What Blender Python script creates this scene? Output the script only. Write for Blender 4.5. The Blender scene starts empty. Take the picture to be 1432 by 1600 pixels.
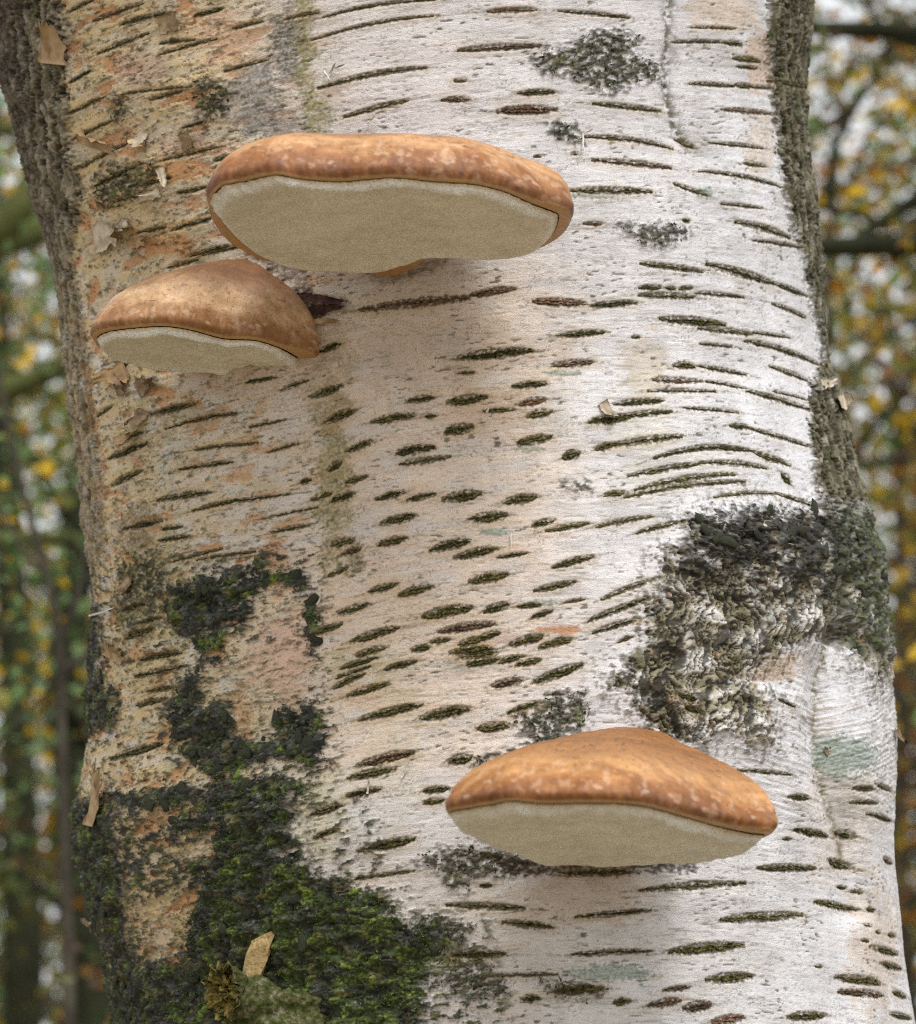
import bpy, math, random
import numpy as np
from mathutils import Vector, Matrix

random.seed(7)
RNG = np.random.default_rng(11)
S = bpy.context.scene
COL = S.collection
R = math.radians

# ------------------------------------------------------------------ camera
PITCH = R(14.0)
CAMZ = 1.5
FPX = 800 / math.tan(R(10.0))          # focal length in photograph pixels
D_AXIS = 1.75                          # metres from lens to the heart of the birch
PX = 1.53 / FPX                        # one photograph pixel on the bark, in metres
CAM = np.array([0.0, 0.0, CAMZ])
FWD = np.array([0.0, math.cos(PITCH), math.sin(PITCH)])
UP = np.array([0.0, -math.sin(PITCH), math.cos(PITCH)])
cam_d = bpy.data.cameras.new('camera')
cam_d.sensor_fit = 'VERTICAL'
cam_d.sensor_height = 24.0
cam_d.sensor_width = 24.0
cam_d.lens = 12.0 / math.tan(R(10.0))
cam_d.clip_start = 0.05
cam_d.clip_end = 500
cam_d.dof.use_dof = True
cam_d.dof.focus_distance = 1.535
cam_d.dof.aperture_fstop = 7.4
cam = bpy.data.objects.new('camera', cam_d)
cam.location = CAM
cam.rotation_euler = (math.pi / 2 + PITCH, 0, 0)
COL.objects.link(cam)
S.camera = cam

# ------------------------------------------------------------------ light
SUN_EL, SUN_AZ = R(56), R(160)         # azimuth: from +Y (view direction) clockwise
world = bpy.data.worlds.new('World')
S.world = world
world.use_nodes = True
wn, wl = world.node_tree.nodes, world.node_tree.links
wn.clear()
w_out = wn.new('ShaderNodeOutputWorld')
w_bg = wn.new('ShaderNodeBackground')
w_sky = wn.new('ShaderNodeTexSky')
w_sky.sky_type = 'NISHITA'
w_sky.sun_disc = False
w_sky.sun_elevation = SUN_EL
w_sky.sun_rotation = SUN_AZ
w_sky.air_density = 1.0
w_sky.dust_density = 6.0
w_sky.ozone_density = 1.0
w_hs = wn.new('ShaderNodeHueSaturation')
w_hs.inputs['Saturation'].default_value = 0.30
wl.new(w_sky.outputs[0], w_hs.inputs['Color'])
w_mix = wn.new('ShaderNodeMix')          # a thin even cloud deck over the clear sky
w_mix.data_type = 'RGBA'
w_mix.inputs[0].default_value = 0.62
w_mix.inputs[7].default_value = (7.2, 7.35, 7.6, 1)
wl.new(w_hs.outputs[0], w_mix.inputs[6])
wl.new(w_mix.outputs[2], w_bg.inputs[0])
w_bg.inputs[1].default_value = 0.15
wl.new(w_bg.outputs[0], w_out.inputs[0])
sun_d = bpy.data.lights.new('sun', 'SUN')
sun_d.energy = 1.5
sun_d.angle = R(20)
sun_d.color = (1.0, 0.985, 0.97)
sun = bpy.data.objects.new('sun', sun_d)
sdir = Vector((math.sin(SUN_AZ) * math.cos(SUN_EL), math.cos(SUN_AZ) * math.cos(SUN_EL), math.sin(SUN_EL)))
sun.rotation_euler = sdir.to_track_quat('Z', 'Y').to_euler()
sun.location = (2, -2, 6)
COL.objects.link(sun)
S.view_settings.view_transform = 'Standard'
S.view_settings.look = 'None'
S.view_settings.gamma = 1
S.view_settings.use_curve_mapping = False
S.view_settings.exposure = 0.36
S.cycles.max_bounces = 6
S.cycles.use_denoising = False
S.cycles.filter_width = 1.15

# ------------------------------------------------------------------ noise
_T = RNG.random((256, 256), dtype=np.float32) * 2 * np.pi
_GX, _GY = np.cos(_T), np.sin(_T)
_WX = RNG.random((256, 256), dtype=np.float32)
_WY = RNG.random((256, 256), dtype=np.float32)
_WV = RNG.random((256, 256), dtype=np.float32)


def perlin(x, y, seed=0):
    x = np.asarray(x, np.float32) + seed * 17.31
    y = np.asarray(y, np.float32) + seed * 9.77
    xf, yf = np.floor(x), np.floor(y)
    xi, yi = xf.astype(np.int32) & 255, yf.astype(np.int32) & 255
    fx, fy = x - xf, y - yf
    u = fx * fx * fx * (fx * (fx * 6 - 15) + 10)
    v = fy * fy * fy * (fy * (fy * 6 - 15) + 10)
    x1, y1 = (xi + 1) & 255, (yi + 1) & 255
    a = _GX[xi, yi] * fx + _GY[xi, yi] * fy
    b = _GX[x1, yi] * (fx - 1) + _GY[x1, yi] * fy
    c = _GX[xi, y1] * fx + _GY[xi, y1] * (fy - 1)
    d = _GX[x1, y1] * (fx - 1) + _GY[x1, y1] * (fy - 1)
    ab = a + u * (b - a)
    cd = c + u * (d - c)
    return (ab + v * (cd - ab)) * 1.45


def fbm(x, y, seed=0, o=4, gain=0.5):
    r, amp, tot, f = 0, 1.0, 0.0, 1.0
    for k in range(o):
        r = r + amp * perlin(x * f, y * f, seed + k * 3)
        tot += amp
        amp *= gain
        f *= 2.03
    return r / tot * 1.25


def ridged(x, y, seed=0, o=3):
    r, amp, tot, f = 0, 1.0, 0.0, 1.0
    for k in range(o):
        r = r + amp * (1 - np.abs(perlin(x * f, y * f, seed + k * 3)) * 2)
        tot += amp
        amp *= 0.5
        f *= 2.1
    return r / tot


def worley(x, y, seed=0):
    x = np.asarray(x, np.float32) + seed * 13.7
    y = np.asarray(y, np.float32) + seed * 5.3
    xf, yf = np.floor(x), np.floor(y)
    f1 = np.full(x.shape, 9, np.float32)
    f2 = np.full(x.shape, 9, np.float32)
    idv = np.zeros(x.shape, np.float32)
    for i in (-1, 0, 1):
        for j in (-1, 0, 1):
            ci, cj = (xf + i).astype(np.int32) & 255, (yf + j).astype(np.int32) & 255
            d = np.sqrt((xf + i + _WX[ci, cj] - x) ** 2 + (yf + j + _WY[ci, cj] - y) ** 2)
            near = d < f1
            f2 = np.where(near, f1, np.minimum(f2, d))
            idv = np.where(near, _WV[ci, cj], idv)
            f1 = np.where(near, d, f1)
    return f1, f2, idv


def sstep(a, b, x):
    t = np.clip((x - a) / (b - a), 0, 1)
    return t * t * (3 - 2 * t)


def lerp(a, b, t):
    return a + (b - a) * t


def mixc(c, col, m):
    return c + (np.array(col, np.float32) - c) * m[..., None]


def poly_sd(px, py, poly):
    """signed distance (inside positive) to a closed polygon, only near its box"""
    P = np.array(poly, np.float32)
    out = np.full(px.shape, -999, np.float32)
    x0, y0 = P.min(0) - 45
    x1, y1 = P.max(0) + 45
    box = (px > x0) & (px < x1) & (py > y0) & (py < y1)
    if not box.any():
        return out
    x, y = px[box], py[box]
    d = np.full(x.shape, 1e9, np.float32)
    ins = np.zeros(x.shape, bool)
    for k in range(len(P)):
        ax, ay = P[k]
        bx, by = P[(k + 1) % len(P)]
        ex, ey = bx - ax, by - ay
        t = np.clip(((x - ax) * ex + (y - ay) * ey) / (ex * ex + ey * ey + 1e-9), 0, 1)
        d = np.minimum(d, (x - ax - t * ex) ** 2 + (y - ay - t * ey) ** 2)
        cr = ((ay > y) != (by > y))
        xi = ax + (y - ay) / (by - ay + 1e-9) * ex
        ins ^= cr & (x < xi)
    d = np.sqrt(d)
    out[box] = np.where(ins, d, -d)
    return out


def line_d(px, py, pts):
    d = np.full(px.shape, 1e9, np.float32)
    for (ax, ay), (bx, by) in zip(pts[:-1], pts[1:]):
        ex, ey = bx - ax, by - ay
        t = np.clip(((px - ax) * ex + (py - ay) * ey) / (ex * ex + ey * ey), 0, 1)
        d = np.minimum(d, (px - ax - t * ex) ** 2 + (py - ay - t * ey) ** 2)
    return np.sqrt(d)


# ------------------------------------------------------------------ materials helpers
def new_mat(name):
    m = bpy.data.materials.new(name)
    m.use_nodes = True
    nt = m.node_tree
    b = nt.nodes['Principled BSDF']
    return m, nt, b


def N(nt, typ, **kw):
    n = nt.nodes.new(typ)
    for k, v in kw.items():
        setattr(n, k, v)
    return n


def noise_node(nt, vec, scale, detail=4, rough=0.55):
    n = N(nt, 'ShaderNodeTexNoise')
    n.inputs['Scale'].default_value = scale
    n.inputs['Detail'].default_value = detail
    n.inputs['Roughness'].default_value = rough
    if vec is not None:
        nt.links.new(vec, n.inputs['Vector'])
    return n


def mapping(nt, vec, scale):
    m = N(nt, 'ShaderNodeMapping')
    m.inputs['Scale'].default_value = scale
    nt.links.new(vec, m.inputs['Vector'])
    return m.outputs[0]


def ramp(nt, fac, stops):
    r = N(nt, 'ShaderNodeValToRGB')
    el = r.color_ramp.elements
    while len(el) < len(stops):
        el.new(0.5)
    for e, (p, c) in zip(el, stops):
        e.position = p
        e.color = (*c, 1) if len(c) == 3 else c
    nt.links.new(fac, r.inputs[0])
    return r.outputs[0]


def mixrgb(nt, a, b, fac, mode='MIX'):
    m = N(nt, 'ShaderNodeMix', data_type='RGBA', blend_type=mode)
    for sock, val in ((m.inputs[0], fac), (m.inputs[6], a), (m.inputs[7], b)):
        if hasattr(val, 'is_linked') or isinstance(val, bpy.types.NodeSocket):
            nt.links.new(val, sock)
        elif isinstance(val, tuple):
            sock.default_value = (*val, 1) if len(val) == 3 else val
        else:
            sock.default_value = val
    return m.outputs[2]


def bump(nt, height, dist, strength=1.0, normal=None):
    b = N(nt, 'ShaderNodeBump')
    b.inputs['Strength'].default_value = strength
    b.inputs['Distance'].default_value = dist
    nt.links.new(height, b.inputs['Height'])
    if normal is not None:
        nt.links.new(normal, b.inputs['Normal'])
    return b.outputs[0]


def attr(nt, name):
    a = N(nt, 'ShaderNodeAttribute')
    a.attribute_name = name
    return a


def mesh_np(name, verts, quads, mat, parent=None, colors=None, attrs=None, uv2=None, smooth=True, tris=None):
    """mesh from numpy arrays, optional per-vertex colour / float / vector attributes"""
    me = bpy.data.meshes.new(name)
    verts = np.asarray(verts, np.float32).reshape(-1, 3)
    faces = []
    if quads is not None and len(quads):
        faces.append(np.asarray(quads, np.int32).reshape(-1, 4))
    nq = len(faces[0]) if faces else 0
    tr = np.asarray(tris, np.int32).reshape(-1, 3) if tris is not None and len(tris) else np.zeros((0, 3), np.int32)
    loops = np.concatenate([f.ravel() for f in faces] + [tr.ravel()])
    me.vertices.add(len(verts))
    me.vertices.foreach_set('co', verts.ravel())
    me.loops.add(len(loops))
    me.loops.foreach_set('vertex_index', loops)
    me.polygons.add(nq + len(tr))
    starts = np.concatenate([np.arange(nq) * 4, nq * 4 + np.arange(len(tr)) * 3]).astype(np.int32)
    me.polygons.foreach_set('loop_start', starts)
    me.update(calc_edges=True)
    me.validate()
    me.polygons.foreach_set('use_smooth', np.full(len(me.polygons), smooth))
    if colors is not None:
        a = me.attributes.new('tint', 'FLOAT_COLOR', 'POINT')
        c = np.ones((len(verts), 4), np.float32)
        c[:, :3] = np.asarray(colors, np.float32).reshape(-1, 3)
        a.data.foreach_set('color', c.ravel())
    for k, v in (attrs or {}).items():
        v = np.asarray(v, np.float32)
        if v.size == len(verts):
            a = me.attributes.new(k, 'FLOAT', 'POINT')
            a.data.foreach_set('value', v.ravel())
        else:
            a = me.attributes.new(k, 'FLOAT_VECTOR', 'POINT')
            a.data.foreach_set('vector', v.ravel())
    me.materials.append(mat)
    o = bpy.data.objects.new(name, me)
    COL.objects.link(o)
    if parent is not None:
        o.parent = parent
    return o


def grid_quads(nr, nc, wrap=False):
    i = np.arange(nr - 1)[:, None]
    j = np.arange(nc if wrap else nc - 1)[None, :]
    j1 = (j + 1) % nc
    q = np.stack([i * nc + j, i * nc + j1, (i + 1) * nc + j1, (i + 1) * nc + j], -1)
    return q.reshape(-1, 4)


def tag(o, label=None, cat=None, group=None, kind=None):
    if label:
        o['label'] = label
    if cat:
        o['category'] = cat
    if group:
        o['group'] = group
    if kind:
        o['kind'] = kind
    return o


def empty(name, loc=(0, 0, 0)):
    o = bpy.data.objects.new(name, None)
    o.location = loc
    o.empty_display_size = 0.1
    COL.objects.link(o)
    return o


def at(px, py, Y):
    """world point at depth Y (world y) seen in photograph pixel px,py"""
    d = FWD + np.array([(px - 716) / FPX, 0, 0]) + UP * ((800 - py) / FPX)
    return CAM + d * (Y / d[1])


# ------------------------------------------------------------------ birch trunk surface
LEAN = R(6.0)
LEFT = [(-300, -150), (-150, -75), (-60, -28), (0, -12), (60, 0), (130, 6), (200, 28), (260, 42), (320, 58), (400, 84), (480, 97), (560, 104),
        (640, 112), (700, 124), (800, 131), (870, 142), (940, 149), (1000, 147), (1050, 143), (1100, 144), (1150, 142), (1200, 130),
        (1250, 120), (1300, 119), (1350, 128), (1400, 140), (1450, 152), (1500, 168), (1560, 178), (1600, 184), (1680, 190), (1800, 190)]
RIGHT = [(-300, 1262), (-60, 1266), (0, 1266), (60, 1262), (110, 1254), (160, 1256), (220, 1258), (300, 1272), (380, 1278), (460, 1281),
         (520, 1286), (575, 1292), (620, 1306), (680, 1323), (740, 1336), (800, 1352), (850, 1366), (900, 1376), (960, 1384),
         (1010, 1387), (1060, 1388), (1100, 1396), (1150, 1401), (1200, 1400), (1280, 1396), (1350, 1397), (1420, 1405),
         (1480, 1412), (1550, 1422), (1600, 1430), (1680, 1440), (1800, 1448)]
LEFT = np.array(LEFT, float)
RIGHT = np.array(RIGHT, float)
_yy = np.arange(-300, 1801, 4.0)
_sm = np.hanning(13)
_sm /= _sm.sum()


def _smooth(y, v):
    a = np.interp(_yy, y, v)
    p = np.pad(a, 6, mode='edge')
    return np.convolve(p, _sm, 'valid')


_L, _R = _smooth(LEFT[:, 0], LEFT[:, 1]), _smooth(RIGHT[:, 0], RIGHT[:, 1])


def row(py):
    """frame of the section of the trunk in the plane of picture row py"""
    py = np.asarray(py, np.float64)
    k = (800 - py) / FPX
    w = FWD[None] + UP[None] * k[..., None].reshape(-1, 1)
    ln = np.linalg.norm(w, axis=1)
    w = w / ln[:, None]
    nrm = np.array([0, math.cos(LEAN), math.sin(LEAN)])
    dc = (D_AXIS * FWD @ nrm) / (w @ nrm)
    pc = np.clip(py, -300, 1800)
    l = np.interp(pc, _yy, _L)
    r = np.interp(pc, _yy, _R)
    kc = (800 - pc) / FPX
    lc = np.sqrt(1 + kc * kc)
    wc = (FWD[None] + UP[None] * kc.reshape(-1, 1)) / lc.reshape(-1, 1)
    dcc = (D_AXIS * FWD @ nrm) / (wc @ nrm)
    aL = np.arctan((l - 716) / (FPX * lc))
    aR = np.arctan((r - 716) / (FPX * lc))
    am, half = (aL + aR) / 2, (aR - aL) / 2
    Dc = dcc / np.cos(am)
    rad = Dc * np.sin(half)
    xc = Dc * np.sin(am)
    return dict(w=w, dc=dc, xc=xc, rad=rad, am=am, half=half, l=l, r=r, ln=ln)


def surf(px, py, h=0.0):
    """point(s) on the undisplaced trunk seen at pixel px,py, lifted by h pixels; also outward normals and phi"""
    px = np.atleast_1d(np.asarray(px, np.float64))
    py = np.atleast_1d(np.asarray(py, np.float64))
    f = row(py)
    px = np.clip(px, f['l'] + 1.0, f['r'] - 1.0)
    a = np.arctan((px - 716) / (FPX * f['ln']))
    sx, sd = np.sin(a), np.cos(a)
    b = sx * f['xc'] + sd * f['dc']
    disc = np.maximum(b * b - (f['xc'] ** 2 + f['dc'] ** 2 - f['rad'] ** 2), 0)
    t = b - np.sqrt(disc)
    x, d = sx * t, sd * t
    nx, nd = (x - f['xc']) / f['rad'], (d - f['dc']) / f['rad']
    u = (np.sin(f['am']), np.cos(f['am']))
    v = (np.cos(f['am']), -np.sin(f['am']))
    phi = np.arctan2(nx * v[0] + nd * v[1], -(nx * u[0] + nd * u[1]))
    nor = np.stack([nx, np.zeros_like(nx), np.zeros_like(nx)], 1) + f['w'] * nd[:, None]
    P = CAM + np.stack([x, np.zeros_like(x), np.zeros_like(x)], 1) + f['w'] * d[:, None]
    return P + nor * (np.asarray(h) * PX).reshape(-1, 1), nor, phi


STEP = 1.9
rows_d = np.arange(-60, 1662, STEP)
up_r = -60 - np.cumsum(np.geomspace(4, 190, 46))[::-1]
dn_r = rows_d[-1] + np.cumsum(np.geomspace(4, 260, 48))
ROWS = np.concatenate([up_r, rows_d, dn_r])
NF = 830
uu = np.linspace(-1, 1, NF)
PHI_F = R(96) * (0.75 * uu + 0.25 * uu ** 3)
PHI_B = np.linspace(R(96), R(264), 62)[1:-1]
PHI = np.concatenate([PHI_F, PHI_B])
NR, NC = len(ROWS), len(PHI)
F = row(ROWS)
cosp, sinp = np.cos(PHI)[None], np.sin(PHI)[None]
ux, ud = np.sin(F['am'])[:, None], np.cos(F['am'])[:, None]
n2x = -cosp * ux + sinp * ud
n2d = -cosp * ud - sinp * ux
X2 = F['xc'][:, None] + F['rad'][:, None] * n2x
D2 = F['dc'][:, None] + F['rad'][:, None] * n2d
VPY = np.repeat(ROWS[:, None], NC, 1).astype(np.float32)
proj = 716 + FPX * F['ln'][:, None] * X2 / D2
phis = np.where(PHI > math.pi, PHI - 2 * math.pi, PHI)[None]
tang = (math.pi / 2 - F['half'])[:, None]
rpx = (F['r'] - F['l'])[:, None] / 2
VPX = np.where(phis > tang, F['r'][:, None] + (phis - tang) * rpx * 0.7,
               np.where(phis < -tang, F['l'][:, None] + (phis + tang) * rpx * 0.7, proj)).astype(np.float32)
SA = (rpx * phis).astype(np.float32)                       # arc coordinate, pixels
TG = (VPY - np.where(VPX < 980, 0.0002, 0.00032) * (VPX - 980) ** 2).astype(np.float32)   # along the grain
px, py = VPX, VPY

# ------------------------------------------------------------------ bark: masks, colour, relief
# wobble the outlines of all traced patches
wob = fbm(SA / 34, TG / 22, 1, 4, 0.6)
wob2 = fbm(SA / 9, TG / 7, 2, 3, 0.6)
EDGE = wob * 14 + wob2 * 11 + perlin(SA / 4.5, TG / 3.5, 8) * 4


def patch(poly, grow=0, soft=3.0, wob_k=1.0):
    return sstep(-soft, soft, poly_sd(px, py, poly) + grow + EDGE * wob_k)


BLACK = [
    [(268, 912), (300, 905), (335, 890), (380, 888), (412, 862), (430, 880), (472, 890), (488, 918), (468, 926), (430, 908), (402, 940),
     (396, 972), (362, 985), (358, 1030), (345, 1046), (320, 1030), (290, 1000), (265, 972), (256, 932)],
    [(470, 930), (496, 925), (500, 1000), (484, 1020), (470, 965)],
    [(283, 1062), (300, 1045), (316, 1050), (326, 1090), (360, 1100), (376, 1148), (396, 1160), (432, 1150), (420, 1112), (450, 1105),
     (480, 1095), (505, 1110), (517, 1140), (505, 1200), (470, 1204), (440, 1182), (402, 1196), (380, 1212), (340, 1216), (300, 1195),
     (275, 1160), (262, 1130), (258, 1090)],
    [(168, 1240), (230, 1232), (290, 1222), (322, 1234), (310, 1256), (270, 1264), (200, 1262), (170, 1268)],
    [(335, 1206), (380, 1204), (440, 1212), (480, 1222), (470, 1250), (460, 1300), (492, 1366), (540, 1376), (600, 1400), (640, 1440),
     (688, 1440), (705, 1470), (676, 1500), (668, 1560), (662, 1700), (190, 1700), (188, 1570), (176, 1500), (214, 1530), (232, 1504),
     (280, 1502), (290, 1432), (308, 1402), (298, 1350), (334, 1334), (330, 1300), (268, 1302), (238, 1290), (302, 1270), (322, 1245)],
    [(105, 1246), (166, 1244), (178, 1300), (192, 1340), (198, 1400), (200, 1460), (216, 1500), (242, 1530), (230, 1700), (150, 1700),
     (160, 1480), (120, 1400), (90, 1330)],
    [(120, 1060), (165, 1050), (188, 1082), (190, 1120), (170, 1140), (120, 1156)],
    [(120, 945), (158, 945), (164, 1000), (158, 1060), (120, 1066)],
]
FRINGE = [   # loose mossy crumbs around the big patch and elsewhere
    [(825, 88), (850, 80), (890, 70), (910, 50), (960, 45), (1000, 58), (980, 80), (1030, 105), (1040, 135), (1000, 125), (960, 145),
     (930, 140), (890, 120), (850, 113)],
    [(858, 188), (900, 195), (915, 217), (890, 222), (860, 212)],
    [(970, 348), (1050, 350), (1085, 358), (1080, 370), (1050, 376), (1030, 386), (1000, 380), (980, 366)],
    [(800, 1118), (850, 1090), (880, 1075), (915, 1082), (922, 1120), (900, 1146), (860, 1160), (838, 1172)],
    [(735, 1192), (760, 1174), (800, 1168), (836, 1162), (800, 1196)],
    [(640, 1346), (690, 1325), (760, 1322), (810, 1336), (850, 1350), (790, 1367), (742, 1372), (732, 1392), (700, 1392), (690, 1360)],
    [(640, 1440), (700, 1430), (740, 1446), (728, 1470), (760, 1500), (800, 1545), (786, 1570), (730, 1560), (690, 1540), (672, 1500)],
    [(842, 1535), (900, 1530), (950, 1540), (940, 1556), (900, 1566), (860, 1554)],
    [(300, 122), (340, 120), (362, 140), (350, 180), (320, 196), (304, 170)],
    [(160, 258), (230, 250), (258, 262), (240, 300), (190, 318), (150, 330), (148, 290)],
    [(176, 142), (200, 148), (200, 180), (182, 196), (172, 170)],
    [(880, 750), (915, 748), (922, 764), (900, 774), (884, 764)],
    [(190, 880), (250, 860), (262, 900), (255, 980), (200, 1000), (176, 950)],
]
BURL = [(1036, 872), (1064, 832), (1082, 806), (1120, 800), (1180, 795), (1250, 800), (1300, 790), (1420, 800), (1440, 1080), (1352, 1064),
        (1318, 1010), (1300, 985), (1278, 1000), (1238, 1002), (1196, 1040), (1150, 1062), (1200, 1090), (1196, 1165), (1120, 1140),
        (1090, 1166), (1040, 1156), (1000, 1120), (984, 1085), (950, 1068), (972, 1042), (1000, 1008), (1010, 960), (1022, 920)]
RSTRIP = [(1197, -300), (1200, 100), (1210, 185), (1220, 268), (1234, 335), (1254, 400), (1268, 467), (1287, 562), (1266, 600), (1266, 700),
          (1282, 800), (1300, 830), (1480, 830), (1480, -300)]
LSTRIP = [(100, -300), (98, 60), (104, 110), (112, 200), (128, 300), (114, 400), (126, 470), (142, 570), (145, 635), (155, 700), (168, 770),
          (164, 850), (145, 930), (150, 1000), (140, 1100), (-100, 1180), (-400, 1180), (-400, -300)]
TANS = [[(205, 1412), (250, 1396), (296, 1392), (302, 1420), (280, 1470), (276, 1500), (240, 1500), (222, 1462)],
        [(226, 1270), (262, 1262), (276, 1275), (262, 1296), (238, 1294)],
        [(256, 1330), (330, 1308), (332, 1330), (300, 1342)],
        [(400, 930), (440, 915), (470, 935), (470, 990), (440, 1000), (405, 980)],
        [(362, 1000), (470, 1000), (500, 1070), (430, 1100), (420, 1140), (380, 1150), (362, 1090), (330, 1080)]]

print('masks')
mBLK = np.zeros_like(px)
for p_ in BLACK:
    mBLK = np.maximum(mBLK, patch(p_))
crumb = fbm(SA / 13, TG / 9, 5, 4, 0.6)
mFR = np.zeros_like(px)
for p_ in FRINGE:
    sd = poly_sd(px, py, p_)
    mFR = np.maximum(mFR, sstep(-14, 10, sd + EDGE * 0.8) * sstep(-0.12, 0.05, crumb + np.clip(sd, -25, 12) * 0.012))
# crumbs strewn round the big black areas
mOUT = np.zeros_like(px)
for p_ in BLACK[:6]:
    mOUT = np.maximum(mOUT, sstep(-40, 0, poly_sd(px, py, p_)))
mFR = np.maximum(mFR, mOUT * sstep(0.2, 0.34, crumb) * (1 - mBLK))
bd = poly_sd(px, py, BURL)
mBURL = sstep(-13, 13, bd + EDGE * 1.7 + 10 * perlin(SA / 8, py / 40, 116))
mBURLw = sstep(-40, 40, bd)
rd = poly_sd(px, py, RSTRIP)
mRS = sstep(-4, 4, np.where(rd < -900, -99, rd) + EDGE * 0.8)
mRS = np.where((px > 1330) & (py < 780), 1, mRS)
ld = poly_sd(px, py, LSTRIP)
mLS = sstep(-4, 4, np.where(ld < -900, -99, ld) + EDGE * 0.7)
mLS = np.where((px < 60) & (py < 1180), 1, mLS)
mTAN = np.zeros_like(px)
for p_ in TANS:
    mTAN = np.maximum(mTAN, patch(p_, soft=2))
mBLK = mBLK * (1 - mTAN * 0.97)
PARTIAL = [([(150, 1255), (345, 1240), (335, 1340), (305, 1400), (205, 1412), (170, 1330)], -.06), ([(190, 1300), (300, 1330), (300, 1410), (200, 1420)], -.08), ([(190, 1390), (310, 1390), (290, 1510), (200, 1500)], .10),
           ([(180, 1480), (300, 1490), (290, 1540), (190, 1560)], -.12), ([(380, 905), (500, 890), (510, 1110), (420, 1150), (330, 1100), (360, 1000)], .17),
           ([(476, 1255), (560, 1240), (620, 1330), (640, 1400), (540, 1400), (490, 1370)], .2), ([(250, 860), (500, 850), (520, 1230), (330, 1240), (240, 1190)], .22),
           ([(130, 860), (262, 850), (272, 1010), (210, 1060), (140, 1060)], .24), ([(400, 1180), (530, 1180), (520, 1270), (420, 1260)], .1),
           ([(640, 1420), (760, 1430), (800, 1600), (640, 1700)], .12), ([(140, 1130), (300, 1170), (330, 1250), (140, 1260)], .28)]
ragn = fbm(SA / 24, TG / 11, 6, 5, .62)
mPAR = np.zeros_like(px)
for p_, th_ in PARTIAL:
    sd = poly_sd(px, py, p_)
    mPAR = np.maximum(mPAR, sstep(-20, 14, sd) * sstep(th_, th_ + .07, ragn))
mPAR *= 1 - mTAN * .55
din = np.full_like(px, -99)
for p_ in BLACK:
    din = np.maximum(din, poly_sd(px, py, p_))
hole = fbm(SA / 32, TG / 18, 7, 6, .64)
mBLK *= sstep(-.30, -.20, hole + np.clip(din - 6, -10, 60) * .0075 - .06 * sstep(1250, 1150, py))
mBLK = np.maximum(mBLK, mPAR * .95)
low = fbm(SA / 260, TG / 180, 21, 3)
lowb = fbm(SA / 120, TG / 70, 22, 4)
stre = fbm(SA / 110, TG / 9, 23, 4, 0.6)            # streaks along the grain
fine = fbm(SA / 22, TG / 3.2, 24, 3, 0.6)
grit = perlin(SA / 2.6, TG / 2.4, 25)
grit2 = perlin(SA / 5.2, TG / 4.6, 26)

# ---- warm / cool distribution of the papery bark
x_ = px + low * 60
warm = sstep(600, 200, x_)
warm = np.maximum(warm, 0.75 * sstep(470, 250, x_) * sstep(-50, 400, py))
mid = sstep(1010, 720, x_) * sstep(330, 500, py) * sstep(1330, 1120, py)
mid = np.maximum(mid, 0.45 * sstep(1000, 700, x_) * sstep(1250, 1400, py))
mid = np.maximum(mid, 0.22 * sstep(1250, 600, x_))
WHITE, PINK, TAN, ORANGE = (.69, .69, .715), (.69, .585, .49), (.62, .47, .245), (.54, .26, .10)
c = np.empty(px.shape + (3,), np.float32)
c[:] = WHITE
c = mixc(c, PINK, np.clip(mid + stre * 0.3 * mid + lowb * 0.25 * mid, 0, 1))
c = mixc(c, TAN, np.clip(warm * (1.0 + 0.6 * stre + 0.5 * lowb), 0, 1))
# white papery remains on the left, between y 560 and 900
wl_ = sstep(0, 0.35, lowb + 0.25) * sstep(220, 320, px) * sstep(520, 440, px) * sstep(560, 620, py) * sstep(960, 880, py)
c = mixc(c, (.60, .55, .50), wl_ * 0.85)
mot = sstep(-.02, .28, fbm(SA / 70, TG / 30, 51, 5, .6))
c = mixc(c, (.60, .55, .47), mot * .45 * warm * (1 - wl_))
mot2 = sstep(.08, .3, fbm(SA / 44, TG / 22, 52, 5, .62))
c = mixc(c, (.25, .235, .13), mot2 * .4 * warm)
c = mixc(c, (.62, .60, .58), sstep(0, .35, fbm(SA / 80, TG / 26, 53, 5, .6)) * .7 * mid)
# peeled layers: pink-orange inner bark in steps
peel = fbm(SA / 75, TG / 34, 31, 4, 0.55) + 0.10 * stre
k1 = sstep(0.10, 0.13, peel) * np.clip(warm * 1.3, 0, 1)
k2 = sstep(0.24, 0.265, peel) * np.clip(warm * 1.1 + 0.15 * mid, 0, 1)
peel2 = fbm(SA / 90, TG / 26, 33, 4, 0.55) + 0.12 * stre
k3 = sstep(0.26, 0.28, peel2) * np.clip(mid * 0.9 + 0.25, 0, 1)
c = mixc(c, (.60, .44, .30), k1 * 0.55)
c = mixc(c, ORANGE, k2 * (0.75 + 0.3 * lowb))
c = mixc(c, (.66, .58, .50), k3 * 0.45 * (1 - warm))
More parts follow.
